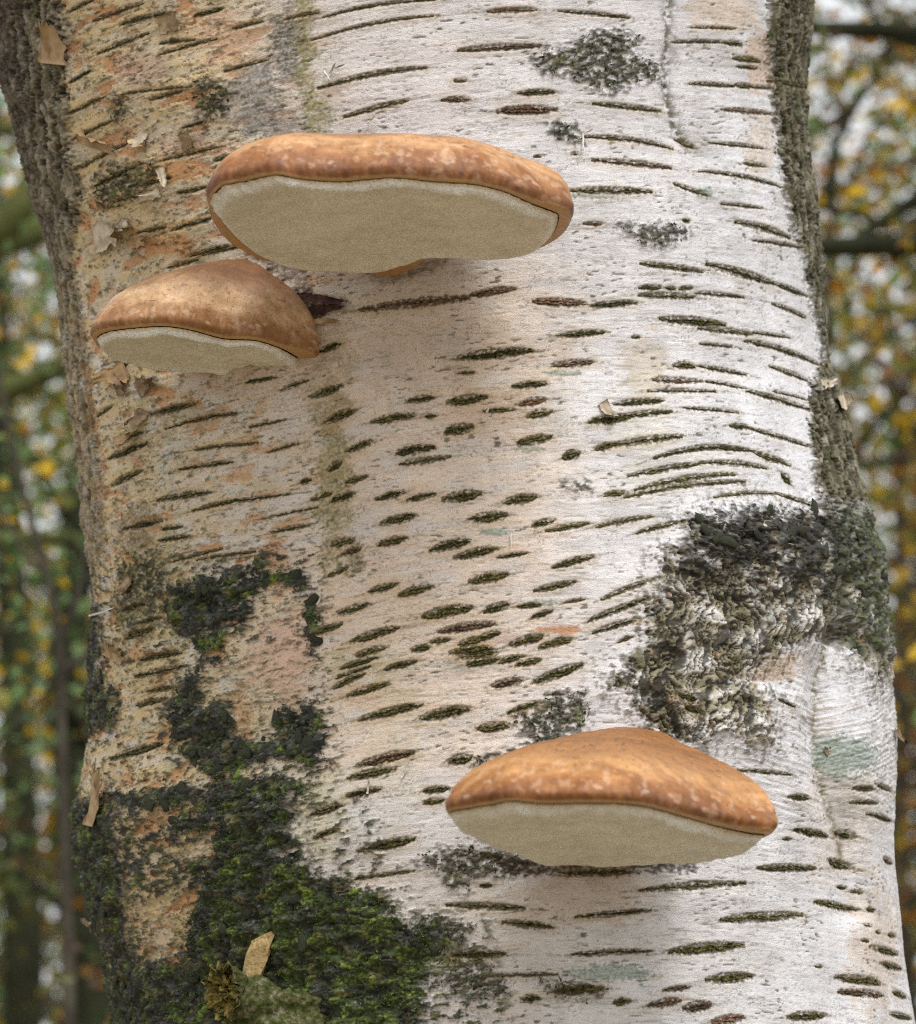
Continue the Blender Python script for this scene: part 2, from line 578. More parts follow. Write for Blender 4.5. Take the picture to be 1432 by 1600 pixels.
# named orange / pink places
for (ox, oy, rx, ry, cc, kk) in [(275, 265, 50, 22, ORANGE, .8), (250, 380, 55, 22, ORANGE, .8), (300, 230, 60, 20, (.55, .36, .26), .7),
                                 (220, 110, 50, 35, (.5, .36, .28), .7), (345, 60, 45, 50, (.6, .40, .29), .7), (880, 985, 40, 9, (.5, .25, .13), .9),
                                 (790, 1000, 70, 10, (.45, .30, .25), .6), (580, 960, 120, 80, (.6, .46, .33), .5), (600, 1090, 80, 30, (.6, .43, .29), .6),
                                 (700, 560, 220, 70, (.54, .43, .33), .55), (380, 585, 120, 40, (.6, .47, .40), .5), (770, 640, 90, 50, (.6, .43, .31), .5),
                                 (900, 1400, 110, 50, (.55, .44, .36), .6), (1180, 1040, 90, 30, (.55, .36, .2), .6), (440, 1030, 60, 70, (.62, .42, .33), .9),
                                 (225, 340, 60, 40, (.56, .42, .22), .6), (1010, 570, 40, 60, (.56, .46, .35), .6), (1130, 20, 60, 40, (.60, .48, .36), .7),
                                 (1190, 90, 25, 60, (.58, .42, .3), .7), (1190, 230, 25, 60, (.58, .45, .34), .5), (1360, 1480, 50, 120, (.6, .47, .36), .5), (1310, 1280, 60, 120, (.6, .5, .4), .35)]:
    q = 1 - np.sqrt(((px - ox) / rx) ** 2 + ((py - oy) / ry) ** 2) + wob * 0.6 + stre * 0.4
    c = mixc(c, cc, sstep(-0.05, 0.35, q) * kk)
# grey and algae stains, and a browner patch right of the second bracket
for (ox, oy, rx, ry, cc, kk) in [(455, 70, 48, 90, (.13, .125, .11), .95), (395, 160, 55, 80, (.20, .20, .20), .9), (440, 210, 60, 40, (.20, .19, .17), .8), (460, 200, 50, 40, (.36, .33, .3), .6),
                                 (478, 60, 22, 160, (.25, .23, .07), .8), (500, 180, 30, 40, (.25, .24, .06), .7), (515, 740, 40, 190, (.22, .19, .055), .9), (500, 560, 60, 120, (.38, .30, .20), .6), (548, 870, 22, 40, (.10, .09, .03), .9),
                                 (560, 1040, 90, 40, (.36, .33, .12), .55), (240, 720, 60, 120, (.33, .3, .2), .5), (300, 650, 60, 30, (.3, .29, .22), .6),
                                 (215, 830, 40, 60, (.16, .12, .08), .8), (720, 1040, 80, 14, (.3, .32, .28), .6), (860, 660, 50, 22, (.4, .4, .36), .5),
                                 (250, 930, 80, 120, (.33, .31, .14), .6), (500, 1270, 70, 90, (.45, .42, .2), .55), (320, 1100, 220, 190, (.45, .38, .2), .35),
                                 (620, 1150, 60, 200, (.52, .47, .33), .4), (1010, 670, 60, 140, (.48, .46, .3), .35), (1090, 230, 30, 30, (.4, .37, .33), .6)]:
    q = 1 - np.sqrt(((px - ox) / rx) ** 2 + ((py - oy) / ry) ** 2) + wob * 0.7 + grit2 * 0.25
    c = mixc(c, cc, sstep(0.0, 0.6, q) * kk * (0.55 + 0.45 * sstep(-0.3, 0.4, grit + grit2)))
# thin streaks, flecks, speckles
c *= (1 + 0.10 * stre + 0.07 * fine + 0.05 * grit + 0.10 * lowb + .06 * low)[..., None]
vst = fbm(SA / 34, TG / 120, 48, 4)
c *= (1 + .13 * vst * sstep(560, 900, px))[..., None]
c = mixc(c, (.47, .465, .48), sstep(.1, .45, fbm(SA / 90, TG / 30, 49, 4)) * sstep(600, 900, px) * .4)
zone = sstep(-0.1, 0.3, fbm(SA / 60, TG / 30, 41, 3))
fl = sstep(0.33, 0.48, perlin(SA / 24, TG / 2.3, 42)) * zone * (1 + .5 * warm)
fl2 = sstep(0.40, 0.55, perlin(SA / 60, TG / 2.6, 43)) * sstep(-0.2, 0.2, low)
c = mixc(c, (.15, .12, .065), np.clip(fl * (.38 + .3 * warm), 0, .9))
dash = sstep(.40, .52, perlin(SA / 17, TG / 4.2, 54) + .1 * grit2) * sstep(.0, .3, fbm(SA / 90, TG / 60, 55, 3) + .12 * warm)
c = mixc(c, (.085, .075, .032), dash * .8)
grn = sstep(.18, .34, fbm(SA / 30, TG / 15, 56, 5, .65) + .06 * warm - .1 * sstep(600, 1000, px)) * sstep(.0, .3, crumb + .15) * (.25 + .75 * warm)
c = mixc(c, (.075, .072, .026), grn * .85)
c = mixc(c, (.20, .17, .11), fl2 * 0.42)
spz = sstep(0.12, 0.45, fbm(SA / 48, TG / 34, 44, 3))
spk = sstep(0.30, 0.48, perlin(SA / 3.4, TG / 2.6, 45)) * spz
c = mixc(c, (.13, .135, .09), spk * 0.6)
pin = sstep(0.62, 0.72, perlin(SA / 6, TG / 5, 46))
c = mixc(c, (.10, .075, .05), pin * 0.5)
algae = sstep(0.15, 0.5, fbm(SA / 80, TG / 40, 47, 4)) * (0.20 + 0.5 * warm)
c = mixc(c, (.36, .35, .13), algae * 0.5 * sstep(-.2, .3, grit2))

# ---- relief in pixels
H = low * 2.5 + lowb * 1.6 + stre * 0.7 + fine * 0.5 + grit * 0.16 * (1 + warm) + grit2 * 0.18
H += k1 * -1.1 + k2 * -1.4 - k3 * 0.9 * (1 - warm)
edge_p = np.exp(-((peel - 0.115) / 0.012) ** 2) * warm + np.exp(-((peel - 0.252) / 0.010) ** 2) * np.clip(warm + .2 * mid, 0, 1)
H += edge_p * 1.6
H -= fl * 0.6 + spk * 0.4 + dash * 1.2
H += grn * (2.2 + 2 * crumb)
c = mixc(c, (.30, .24, .14), np.exp(-((peel - 0.122) / 0.007) ** 2) * warm * 0.8)

# big forms: valleys and folds
def groove(pts, width, depth, wb=6):
    return -depth * np.exp(-((line_d(px + wob * wb, py, pts)) / width) ** 2)


H += groove([(500, 420), (516, 600), (500, 760), (540, 900)], 60, 16)
H += groove([(1052, -80), (1048, 60), (1044, 140), (1062, 210), (1082, 235)], 9, 5)
H += groove([(1062, -80), (1060, 120), (1080, 240), (1090, 420)], 30, 6)
H += groove([(1310, 985), (1288, 1060), (1284, 1150), (1296, 1220), (1316, 1300), (1330, 1420)], 22, 20, 3)
H += groove([(1318, 905), (1304, 960), (1308, 1000)], 12, 18, 2)
H += mBURLw * 20 * np.clip(np.cos(np.clip(PHI, -1.57, 1.57)), 0, 1)[None]
H += 14 * np.exp(-((px - 1345) / 36) ** 2) * sstep(990, 1060, py)
# dark debris in the vertical seam
deb = np.exp(-(line_d(px + wob * 8, py, [(1052, -80), (1048, 60), (1042, 140), (1062, 205), (1084, 235)]) / 10) ** 2) * sstep(-.15, .15, crumb + .08)
c = mixc(c, (.10, .085, .05), deb * .9)
crs = np.exp(-(line_d(px + wob * 4, py, [(1310, 985), (1290, 1060), (1286, 1150), (1296, 1220), (1316, 1300), (1325, 1350)]) / 5) ** 2)
c = mixc(c, (.17, .14, .07), crs * sstep(-.35, .1, crumb) * 0.85)  # shade of the concave fold put into the colour along its crease
# fan of fine wrinkles below the burl
ang = np.arctan2(py - 960, px - 1300)
fan = perlin(ang * 26 + wob * .4, (py - 960) / 70, 61)
fanm = sstep(1030, 1080, py) * sstep(1330, 1180, py) * sstep(1090, 1180, px)
wr = perlin(SA / 60 + wob * .2, (py + 0.42 * np.where(px < 1290, -1, 1) * (px - 1290)) / 4.2, 62)
H += fanm * (fan * 1.0 + wr * 1.6)
c = mixc(c, (.25, .19, .11), fanm * sstep(0.22, 0.5, wr) * 0.55)
wr2 = perlin(SA / 70, (TG - 0.1 * SA) / 5.0, 63) * sstep(1330, 1240, py) * sstep(1090, 1180, py) * sstep(1080, 1180, px)
H += wr2 * 0.9
print('crust')
# ---- black crust & moss
f1, f2, idv = worley(SA / 26 + wob2 * .25 + .5 * perlin(SA / 60, TG / 50, 11), TG / 22 + wob * .25, 3)
g1, g2, idg = worley(SA / 8 + wob2 * .2, TG / 7, 4)
crk = sstep(0.0, 0.30, f2 - f1)
crk2 = sstep(0.02, 0.3, g2 - g1)
knob = fbm(SA / 15, TG / 13, 71, 4, 0.62)
dist_in = np.full_like(px, -99)
for p_ in BLACK:
    dist_in = np.maximum(dist_in, poly_sd(px, py, p_))
thick = sstep(-4, 22, dist_in)
crum = fbm(SA / 34, TG / 28, 79, 6, .66)
hc = 3.5 + sstep(0, .12, f2 - f1) * (1.5 + 4 * idv) * (.35 + .65 * thick) + crum * 12 * (0.35 + 0.65 * thick) + crk2 * 1.0 * idg + grit2 * 1.1 + grit * 0.7 + 9 * thick * fbm(SA / 50, TG / 44, 78, 3)
H = H + mBLK * hc
mossf = fbm(SA / 46, TG / 40, 72, 4, 0.6)
# moss is strongest at the foot of the picture
mo = sstep(-0.05, 0.4, mossf + sstep(1250, 1500, py) * 0.30 * sstep(230, 460, px)) * (0.5 + 0.5 * sstep(-.3, .3, knob))
cb = np.empty_like(c)
cb[:] = (.024, .027, .019)
cb = mixc(cb, (.10, .10, .088), sstep(-.1, .45, fbm(SA / 26, TG / 20, 80, 5, .65)) * .8)
cb = mixc(cb, (.065, .095, .016), mo * 0.85)
cb = mixc(cb, (.17, .23, .03), mo * sstep(.02, .45, knob + crum) * sstep(-.2, .3, grit2 + mossf) * 0.7)
cb = mixc(cb, (.17, .15, .06), sstep(.28, .5, fbm(SA / 30, TG / 26, 73, 3)) * 0.55)
cb = mixc(cb, (.22, .27, .22), sstep(.42, .6, perlin(SA / 5, TG / 5, 74)) * sstep(.05, .4, fbm(SA / 60, TG / 60, 75, 2)) * .7)
cb = mixc(cb, (.05, .022, .02), sstep(.3, .5, fbm(SA / 24, TG / 18, 76, 3)) * (1 - mo) * .6)
cb *= (1 + .45 * grit2 + .4 * grit + .7 * crum)[..., None]
cb = mixc(cb, (.012, .012, .009), sstep(.10, 0, f2 - f1) * .55)  # cracks darkened: shade of the gaps put into the crust colour
c = c + (cb - c) * mBLK[..., None]
# loose crumbs of moss
cf = np.empty_like(c)
cf[:] = (.040, .040, .016)
cf = mixc(cf, (.03, .032, .02), sstep(0, .35, knob))
cf = mixc(cf, (.14, .17, .04), sstep(.15, .5, mossf) * .7)
cf = mixc(cf, (.36, .32, .24), sstep(.28, .5, perlin(SA / 7, TG / 4, 77)) * .55)
mFR = mFR * (1 - mBLK)
c = c + (cf - c) * (mFR * .92)[..., None]
H += mFR * (2.5 + 4.5 * crumb + 3 * knob + grit2)
# ---- old rough bark along both edges
def rough_bark(m, cA, cB, cC, seed, amp):
    global c, H
    v = fbm(SA / 20 + wob * .9, TG / 62, seed, 4, .55)
    rg = ridged(SA / 30 + wob * .8, TG / 85 + wob2 * .3, seed + 5, 3)
    cc = np.empty_like(c)
    cc[:] = cA
    cc = mixc(cc, cB, sstep(-.15, .3, v))
    cc = mixc(cc, cC, sstep(.15, .5, fbm(SA / 22, TG / 34, seed + 9, 3)) * .75)
    cc = mixc(cc, (.020, .015, .010), sstep(.48, .80, rg) * .9)  # fissures blackened: crevice shade put into the bark colour
    cc = mixc(cc, (.38, .36, .30), sstep(.3, .55, perlin(SA / 8, TG / 30, seed + 12)) * .5)
    cc *= (1 + .25 * perlin(SA / 5, TG / 15, seed + 16) + .18 * grit)[..., None]
    c = c + (cc - c) * m[..., None]
    H = H + m * (amp * (.55 * v - .9 * sstep(.5, .95, rg) + .35) + 2.6 * perlin(SA / 10 + wob, TG / 64, seed + 14) + 1.0 * perlin(SA / 4.5, TG / 26, seed + 15))


rough_bark(mRS * (1 - mBURL), (.075, .066, .036), (.18, .165, .11), (.045, .065, .014), 81, 17)
lgrey = mLS * (1 - mBLK) * (1 - .5 * sstep(330, 620, py) * sstep(-.3, .3, wob + .2))
rough_bark(lgrey, (.14, .115, .07), (.29, .25, .18), (.10, .10, .035), 91, 16)
dk = lgrey * sstep(70, 10, px - 0.085 * py) * sstep(640, 420, py)
c = mixc(c, (.055, .034, .026), dk * .75 * sstep(-.5, .2, knob))
H += dk * knob * 6
print('burl')
# ---- the burl: worm-like ridges of white bark with dark olive cracks, black knobs on top
wA, wB_ = fbm(SA / 60, py / 60, 111, 3), fbm(SA / 60, py / 60, 112, 3)
bx, by = SA + 44 * wA + 5 * wob2, py + 44 * wB_
wv = perlin(bx / 17, by / 62, 101) + .35 * perlin(bx / 8, by / 26, 102)
rgb_ = 1 - np.abs(wv) * 2.2
wv2 = perlin(bx / 12, by / 34, 103)
r2 = 1 - np.abs(wv2) * 2.6
dark = np.maximum(sstep(.42, .78, rgb_), sstep(.60, .88, r2) * .8)
zoneb = fbm(SA / 55, py / 45, 104, 3)
topd = sstep(965, 840, py + wob * 50) * sstep(1030, 1090, px)
sided = sstep(1265, 1330, px + wob * 20) * sstep(1050, 1000, py)
cu = np.empty_like(c)
cu[:] = (.38, .34, .25)
cu = mixc(cu, (.64, .62, .58), sstep(-.05, .3, zoneb + .25 * perlin(bx / 14, by / 20, 113)))
lefty = sstep(1100, 1010, px + wob * 30) * sstep(820, 880, py)
cu = mixc(cu, (.19, .175, .10), sstep(-.05, .35, -zoneb + .3 * wob2) * .8)
cu = mixc(cu, (.40, .22, .12), sstep(.42, .6, fbm(SA / 28, py / 22, 105, 3)) * .7)
midd = sstep(-.05, .25, fbm(SA / 40, py / 60, 115, 4)) * sstep(1080, 1010, py)
cu = mixc(cu, (.085, .08, .05), midd * .5)
cu = mixc(cu, (.11, .10, .045), lefty * sstep(-.25, .2, wob + crumb) * .7)
cu = mixc(cu, (.022, .020, .014), np.clip(dark * 1.1, 0, 1) * (.86 + .14 * sstep(0, .3, -zoneb)))
f1b, f2b, idb = worley(SA / 30 + wob2 * .3, py / 34 + wob * .2, 9)
kn = sstep(.62, .25, f1b) * (sstep(.25, .6, idb) * topd + .85 * sided)
kn = np.clip(kn + .95 * topd * sstep(-.22, .12, knob + .3 * wv), 0, 1)
cu = mixc(cu, (.03, .028, .026), kn * .93)
cu = mixc(cu, (.10, .12, .05), sided * sstep(-.1, .35, knob) * .85)
cu = mixc(cu, (.25, .33, .24), sstep(.30, .5, perlin(SA / 6, py / 6, 106)) * sstep(-.1, .3, fbm(SA / 50, py / 50, 107, 2)) * (.25 + .5 * sided))
cu *= (1 + .18 * grit2 + .12 * grit)[..., None]
c = c + (cu - c) * mBURL[..., None]
H = H + mBURL * (zoneb * 8 - dark * 4.2 + kn * 9 * (1 + .6 * knob) + knob * 1.2 + wA * 12 + grit2 * .7 + 1.5 * perlin(bx / 6, by / 18, 114))
# ring of cracks that runs out of the burl into the clean bark
halo = sstep(-60, -2, bd) * (1 - mBURL) * sstep(.12, .26, crumb * .6 + .5 * perlin(SA / 7 + wob, py / 34, 117))
c = mixc(c, (.12, .11, .055), halo * .8)
H += halo * 3
for poly, cc, kk in [([(752, 1332), (860, 1346), (1092, 1344), (1086, 1362), (960, 1366), (800, 1368)], (.045, .026, .016), .92),
                     ([(452, 448), (490, 462), (542, 468), (505, 492), (478, 512), (455, 500)], (.055, .022, .014), .95),
                     ([(560, 420), (700, 396), (690, 416), (600, 446)], (.20, .15, .11), .6), ([(380, 395), (470, 418), (490, 470), (440, 440)], (.10, .06, .04), .7)]:
    m = patch(poly, soft=5, wob_k=.5)
    c = mixc(c, cc, m * kk * sstep(-.9, .3, wob2 + .4 * grit2))
    H -= m * 2.5
# teal lichen stains
for (ox, oy, rx, ry) in [(960, 1518, 75, 17), (1318, 1180, 42, 36), (1105, 300, 14, 12), (655, 719, 40, 7), (850, 940, 30, 6), (930, 304, 38, 6), (830, 700, 30, 7), (770, 830, 30, 8), (880, 582, 36, 5)]:
    q = 1 - np.sqrt(((px - ox) / rx) ** 2 + ((py - oy) / ry) ** 2) + wob * .5 + grit2 * .35
    m = sstep(.0, .35, q) * (1 - mBURL * .5)
    c = mixc(c, (.30, .38, .33), m * .7)
    c = mixc(c, (.16, .22, .17), m * sstep(.1, .4, grit + grit2) * .6)
    H += m * (.8 + grit2 * .8)

# ------------------------------------------------------------------ lenticels (traced), dents and stains round them
LENT = """107 18 143 0 5|143 33 222 5 6|188 38 258 20 6|150 85 232 52 8|250 68 305 62 5|108 130 142 110 5|110 178 165 150 5|115 217 178 188 6
190 147 300 135 3|285 200 320 190 4|120 265 200 222 6|250 252 340 230 4|150 290 225 255 8|180 315 240 300 8|280 302 325 292 5|215 365 258 355 6
268 360 330 342 6|365 45 410 33 4|350 112 420 93 3|487 63 678 25 5 1|505 27 680 0 4 1|497 139 668 106 7 1|537 183 640 156 6|690 157 733 155 7
762 18 840 15 6|872 17 985 28 5|715 79 845 72 8|808 146 869 144 9|777 174 870 172 13|926 162 1035 174 7|709 126 731 126 4|915 214 1055 233 8 1
835 245 847 244 3|893 240 903 240 4|890 298 1020 300 9|912 350 942 349 5|925 250 1052 263 7|1056 66 1133 66 5|1133 67 1160 69 8|1146 91 1190 96 8
1081 131 1150 135 5|1150 133 1178 136 8|1178 136 1200 138 5|1128 171 1205 178 8|1096 268 1220 292 7 1|1055 287 1110 306 6|1150 347 1235 372 9 1
1070 344 1083 346 5|1083 43 1150 45 3|1060 218 1090 231 5|1000 412 1103 425 9|1106 413 1210 443 13|1210 443 1262 463 6|998 450 1034 449 7|1042 450 1056 451 7
1062 452 1085 449 7|998 461 1086 465 8|925 478 996 473 8|1031 498 1135 508 11|1206 474 1262 497 6|1165 533 1283 571 7 1|1053 571 1087 572 9|1091 572 1168 586 6
1019 594 1096 596 7|1103 596 1167 607 4|1167 611 1265 640 6|1012 611 1120 612 6|1203 572 1262 595 6|1207 611 1265 626 3|958 632 1037 626 8|970 650 1050 643 8
950 697 1066 681 8|1141 665 1170 668 7|1170 669 1262 697 5|1022 716 1180 706 8 2|1180 707 1236 728 6|982 744 1096 724 8|1096 723 1200 732 8 1|992 766 1150 741 7 1
975 778 1165 753 8 1|1115 777 1215 772 6 1|1215 772 1285 797 6|1222 740 1236 757 10|987 527 1000 527 4|560 485 735 465 11|735 462 806 451 8|832 471 917 475 13
870 525 946 519 11|715 560 832 548 14|862 571 928 566 11|800 604 856 599 10|812 632 853 624 10|822 650 863 643 13|755 643 804 640 7|698 630 762 620 12
634 628 678 621 10|580 660 651 648 12|694 675 740 667 13|664 651 683 649 6|619 708 680 699 11|624 726 705 714 8|537 705 584 690 10|503 660 554 640 12
480 621 530 603 10|493 549 529 537 9|534 755 574 744 9|586 780 633 769 11|636 782 681 772 9|691 781 753 771 14|787 785 842 776 13|808 693 864 683 13
879 716 907 707 12|929 702 965 694 12|920 660 985 652 13|943 774 975 770 9|718 583 740 582 5|512 784 550 770 10|480 782 512 771 9|507 735 529 722 9
159 593 201 566 6|151 651 174 635 5|235 648 305 631 9|288 660 370 646 8|171 717 231 692 9|305 703 402 692 6|390 668 446 656 4|417 707 463 693 4
280 734 364 722 8|173 759 223 735 10|245 782 330 769 8|330 791 449 772 6|463 755 480 750 6|437 610 480 594 6|384 598 430 590 5|181 690 225 675 4
250 827 285 823 5|248 845 297 838 6|307 875 399 862 6|194 827 253 813 8|194 998 240 983 9|216 1031 285 1020 9|211 1058 292 1041 9|231 1080 282 1073 7
213 1102 261 1092 8|171 1187 255 1162 13|191 954 228 944 7|218 974 255 964 6|596 818 651 805 11|589 852 636 840 10|671 860 735 845 14|710 872 777 857 12
733 813 793 805 14|832 822 867 813 9|852 830 922 818 9|931 823 1020 807 8|777 872 824 864 6|864 887 929 869 11|733 910 795 897 12|572 926 622 912 11
622 931 678 916 13|834 924 901 909 9|524 959 576 944 9|659 964 738 949 17|755 956 797 944 12|809 948 845 946 8|830 966 864 954 9|939 937 1028 902 9
882 942 916 936 5|507 901 540 885 8|512 852 549 843 10|527 867 560 857 9|493 991 534 974 12|547 1003 624 981 12|684 988 775 974 15|748 998 782 989 10
715 1008 758 998 12|797 1008 850 994 12|842 1013 894 998 13|703 1021 768 1013 12|718 1028 778 1018 13|730 1038 780 1029 10|778 1035 820 1026 9|805 1040 845 1031 11
644 1016 671 1011 9|673 1004 703 999 9|555 1025 604 1011 11|530 1045 590 1028 10|524 1060 580 1041 5|601 1046 651 1033 11|520 1075 570 1053 8|542 1088 609 1068 11
768 1072 818 1062 11|832 1068 912 1038 15|560 1125 663 1100 15|656 1123 736 1107 14|746 1139 797 1134 14|792 1115 842 1098 10|701 1190 738 1184 13|557 1197 648 1175 12
919 971 1012 936 11|926 989 1000 967 11|995 833 1066 815 7|965 1004 990 994 6|543 1217 619 1201 11|542 1245 596 1232 11|485 1274 535 1258 10|490 1310 530 1295 8
560 1330 649 1311 13|661 1237 701 1232 9|661 1255 695 1250 8|554 1374 648 1361 5|698 1414 822 1420 11|785 1441 864 1449 13|708 1493 792 1491 12|875 1366 985 1363 8
900 1433 1018 1423 9|892 1492 1018 1486 8|765 1525 872 1523 6|815 1562 845 1560 12|750 1385 768 1383 6|868 1550 942 1545 12|1153 1204 1237 1210 5|1232 1245 1265 1248 9
1242 1297 1304 1308 10|1224 1311 1237 1311 4|1316 1301 1336 1308 11|1326 1254 1362 1255 6|1344 1272 1390 1283 6|1328 1232 1352 1233 7|1354 1225 1390 1236 5|1183 1357 1275 1357 13
1296 1344 1334 1356 14|1374 1341 1392 1349 8|1000 1391 1166 1380 9|1274 1409 1342 1422 13|1126 1438 1256 1430 15|1044 1488 1162 1477 14|1103 1532 1177 1525 14|1304 1527 1368 1537 13
1307 1550 1373 1556 12|1347 1480 1402 1491 11|1366 1505 1408 1515 12|1394 1550 1416 1559 9|1388 1584 1424 1592 9|1230 1590 1289 1587 12|1113 1597 1163 1590 13|959 1567 985 1564 12
1036 1548 1079 1542 8|1012 1572 1066 1563 13|1068 1576 1113 1570 15|1215 1092 1244 1105 4|1063 1105 1084 1113 10|1053 1085 1076 1093 9|1274 1510 1286 1511 3|1318 1386 1330 1388 4
1334 1393 1346 1395 4|1350 1421 1360 1423 5|1342 1445 1352 1447 4|1358 1456 1368 1458 4|1385 1460 1396 1463 6|1336 1469 1346 1471 4|1186 1250 1196 1251 3|590 1190 640 1180 6""".replace('\n', '|')
LENT = [[float(v) for v in s.split()] for s in LENT.split('|') if s.strip()]
rx_ = random.Random(17)
extra = 0
while extra < 34 and len(LENT) < 298:
    x0 = rx_.uniform(150, 470) if extra % 3 else rx_.uniform(1060, 1200)
    y0 = rx_.uniform(15, 880) if extra % 3 else rx_.uniform(20, 780)
    ln_ = rx_.uniform(30, 95)
    if any(abs(x0 + ln_ / 2 - (q[0] + q[2]) / 2) < (ln_ + q[2] - q[0]) / 2 and abs(y0 - (q[1] + q[3]) / 2) < 9 for q in LENT):
        continue
    sl_ = 2 * (.0002 if x0 < 980 else .00032) * (x0 + ln_ / 2 - 980)
    LENT.append([x0, y0, x0 + ln_, y0 + sl_ * ln_, rx_.uniform(3.5, 6.5)])
    extra += 1
rw_ = random.Random(23)
for L_ in LENT:
    L_[4] *= rw_.uniform(.75, 1.2)
print('lenticel count', len(LENT))
for L_ in LENT:
    x0, y0, x1, y1, w_ = L_[:5]
    bow = (L_[5] if len(L_) > 5 else 0.25) * 0.035
    i0, i1 = np.searchsorted(ROWS, min(y0, y1) - 26), np.searchsorted(ROWS, max(y0, y1) + 26)
    sl = slice(max(i0, 0), min(i1, NR))
    sub = (VPX[sl] > x0 - 30) & (VPX[sl] < x1 + 30)
    cols = np.where(sub.any(0))[0]
    if len(cols) == 0:
        continue
    for grp in (slice(cols.min(), cols.max() + 1),):
        X, Y = VPX[sl, grp], VPY[sl, grp]
        ln = math.hypot(x1 - x0, y1 - y0)
        tx, ty = (x1 - x0) / ln, (y1 - y0) / ln
        a = (X - x0) * tx + (Y - y0) * ty
        b = -(X - x0) * ty + (Y - y0) * tx + bow * ln * 4 * (a / ln) * (1 - a / ln)
        u = np.clip(a / ln, 0, 1)
        end = np.maximum(np.maximum(-a, a - ln), 0)
        hw = w_ * .5 * (np.sin(np.pi * np.clip(u, .03, .97)) ** .55)
        d = np.sqrt(np.maximum(np.abs(b) - hw, 0) ** 2 + end ** 2)
        e = EDGE[sl, grp]
        k = np.exp(-(d / (2.2 + w_ * .12)) ** 2)
        st = np.exp(-(np.maximum(d - 1 + e * .35, 0) / (4 + w_ * .35)) ** 2)
        below = np.where(b > 0, 1.0, .6)
        cs = c[sl, grp]
        cs = mixc(cs, (.46, .33, .17), st * .50 * below * (.4 + .6 * sstep(-.4, .4, stre[sl, grp])) * (.55 if x0 > 950 else 1))
        cs = mixc(cs, (.085, .072, .034), sstep(.5, .9, k + grit2[sl, grp] * .6 + grit[sl, grp] * .3 + e * .008 - .12) * .85)
        c[sl, grp] = cs
        tail = np.exp(-(np.abs(b) / (1.2 + w_ * .06)) ** 2) * sstep(ln * .45 + 16, 0, end) * sstep(-.35, .25, e * .06 + grit2[sl, grp])
        c[sl, grp] = mixc(c[sl, grp], (.095, .085, .035), tail * .75)
        H[sl, grp] += .35 * np.exp(-((d - 4) / 4.5) ** 2) - 1.6 * sstep(2.5, 0, d)

# calm down far from the frame
c = np.clip(c, 0.008, .85)
fade = np.ones(NR)
fade[:10] = 1
# fungus footprints stay hidden behind the fungi; build vertices
POS = CAM + np.stack([X2, np.zeros_like(X2), np.zeros_like(X2)], -1) + F['w'][:, None, :] * D2[..., None]
NOR = np.stack([n2x, np.zeros_like(n2x), np.zeros_like(n2x)], -1) + F['w'][:, None, :] * n2d[..., None]
VERT = POS + NOR * (H * PX)[..., None]
print('verts', VERT.shape)


def hlook(pxs, pys):
    """relief (pixels) of the bark at picture positions"""
    _, _, ph = surf(pxs, pys)
    ci = np.interp(ph, PHI_F, np.arange(NF))
    ri = np.interp(pys, ROWS, np.arange(NR))
    return H[np.clip(np.round(ri).astype(int), 0, NR - 1), np.clip(np.round(ci).astype(int), 0, NF - 1)]


# ------------------------------------------------------------------ bark materials
mB, nt, bs = new_mat('birch_bark')
a_t = attr(nt, 'tint')
a_g = attr(nt, 'grain')
a_r = attr(nt, 'crust')
gv = a_g.outputs['Vector']
n_f = noise_node(nt, mapping(nt, gv, (0.10, 0.9, 1)), 1.0, 5, .6)
n_g = noise_node(nt, mapping(nt, gv, (0.55, 0.6, 1)), 1.0, 3, .6)
n_l = noise_node(nt, mapping(nt, gv, (0.03, 0.42, 1)), 1.0, 4, .65)
f_ = ramp(nt, n_f.outputs[0], [(.28, (.84, .82, .79)), (.48, (1, 1, 1)), (.75, (1.05, 1.05, 1.06))])
g_ = ramp(nt, n_g.outputs[0], [(.28, (.72, .71, .66)), (.48, (1, 1, 1)), (.8, (1.06, 1.06, 1.06))])
l_ = ramp(nt, n_l.outputs[0], [(.30, (.86, .81, .74)), (.46, (1, 1, 1))])
col = mixrgb(nt, a_t.outputs['Color'], f_, .9, 'MULTIPLY')
col = mixrgb(nt, col, g_, .8, 'MULTIPLY')
col = mixrgb(nt, col, l_, .8, 'MULTIPLY')
nt.links.new(col, bs.inputs['Base Color'])
b1 = bump(nt, n_f.outputs[0], .0007, .5)
b2 = bump(nt, n_g.outputs[0], .0008, .55, b1)
nt.links.new(b2, bs.inputs['Normal'])
rr = N(nt, 'ShaderNodeMapRange')
nt.links.new(a_r.outputs['Fac'], rr.inputs[0])
rr.inputs[3].default_value = .62
rr.inputs[4].default_value = .78
nt.links.new(rr.outputs[0], bs.inputs['Roughness'])
bs.inputs['Specular IOR Level'].default_value = .3

birch = empty('birch_tree', tuple(CAM + FWD * D_AXIS - np.array([0, 0, CAMZ + .3])))
birch.location.z = 0
tag(birch, 'big old birch trunk with white papery bark, black crusts and three bracket fungi', 'tree')
BL = Vector(birch.location)


def adopt(o, parent):
    """parent without moving"""
    o.parent = parent
    o.matrix_parent_inverse = Matrix.Translation(-Vector(parent.matrix_world.translation if parent.parent is None else (0, 0, 0)))
    return o


bpy.context.view_layer.update()
OFF = np.array(BL)
crust = np.clip(mBLK + mFR + mRS + mLS + mBURL, 0, 1)
grain = np.stack([SA, TG, np.zeros_like(SA)], -1)
trunk = mesh_np('trunk', (VERT - OFF).reshape(-1, 3), grid_quads(NR, NC, True)[:, ::-1], mB, birch, c.reshape(-1, 3),
                {'grain': grain.reshape(-1, 3), 'crust': crust.ravel()})
print('trunk done')


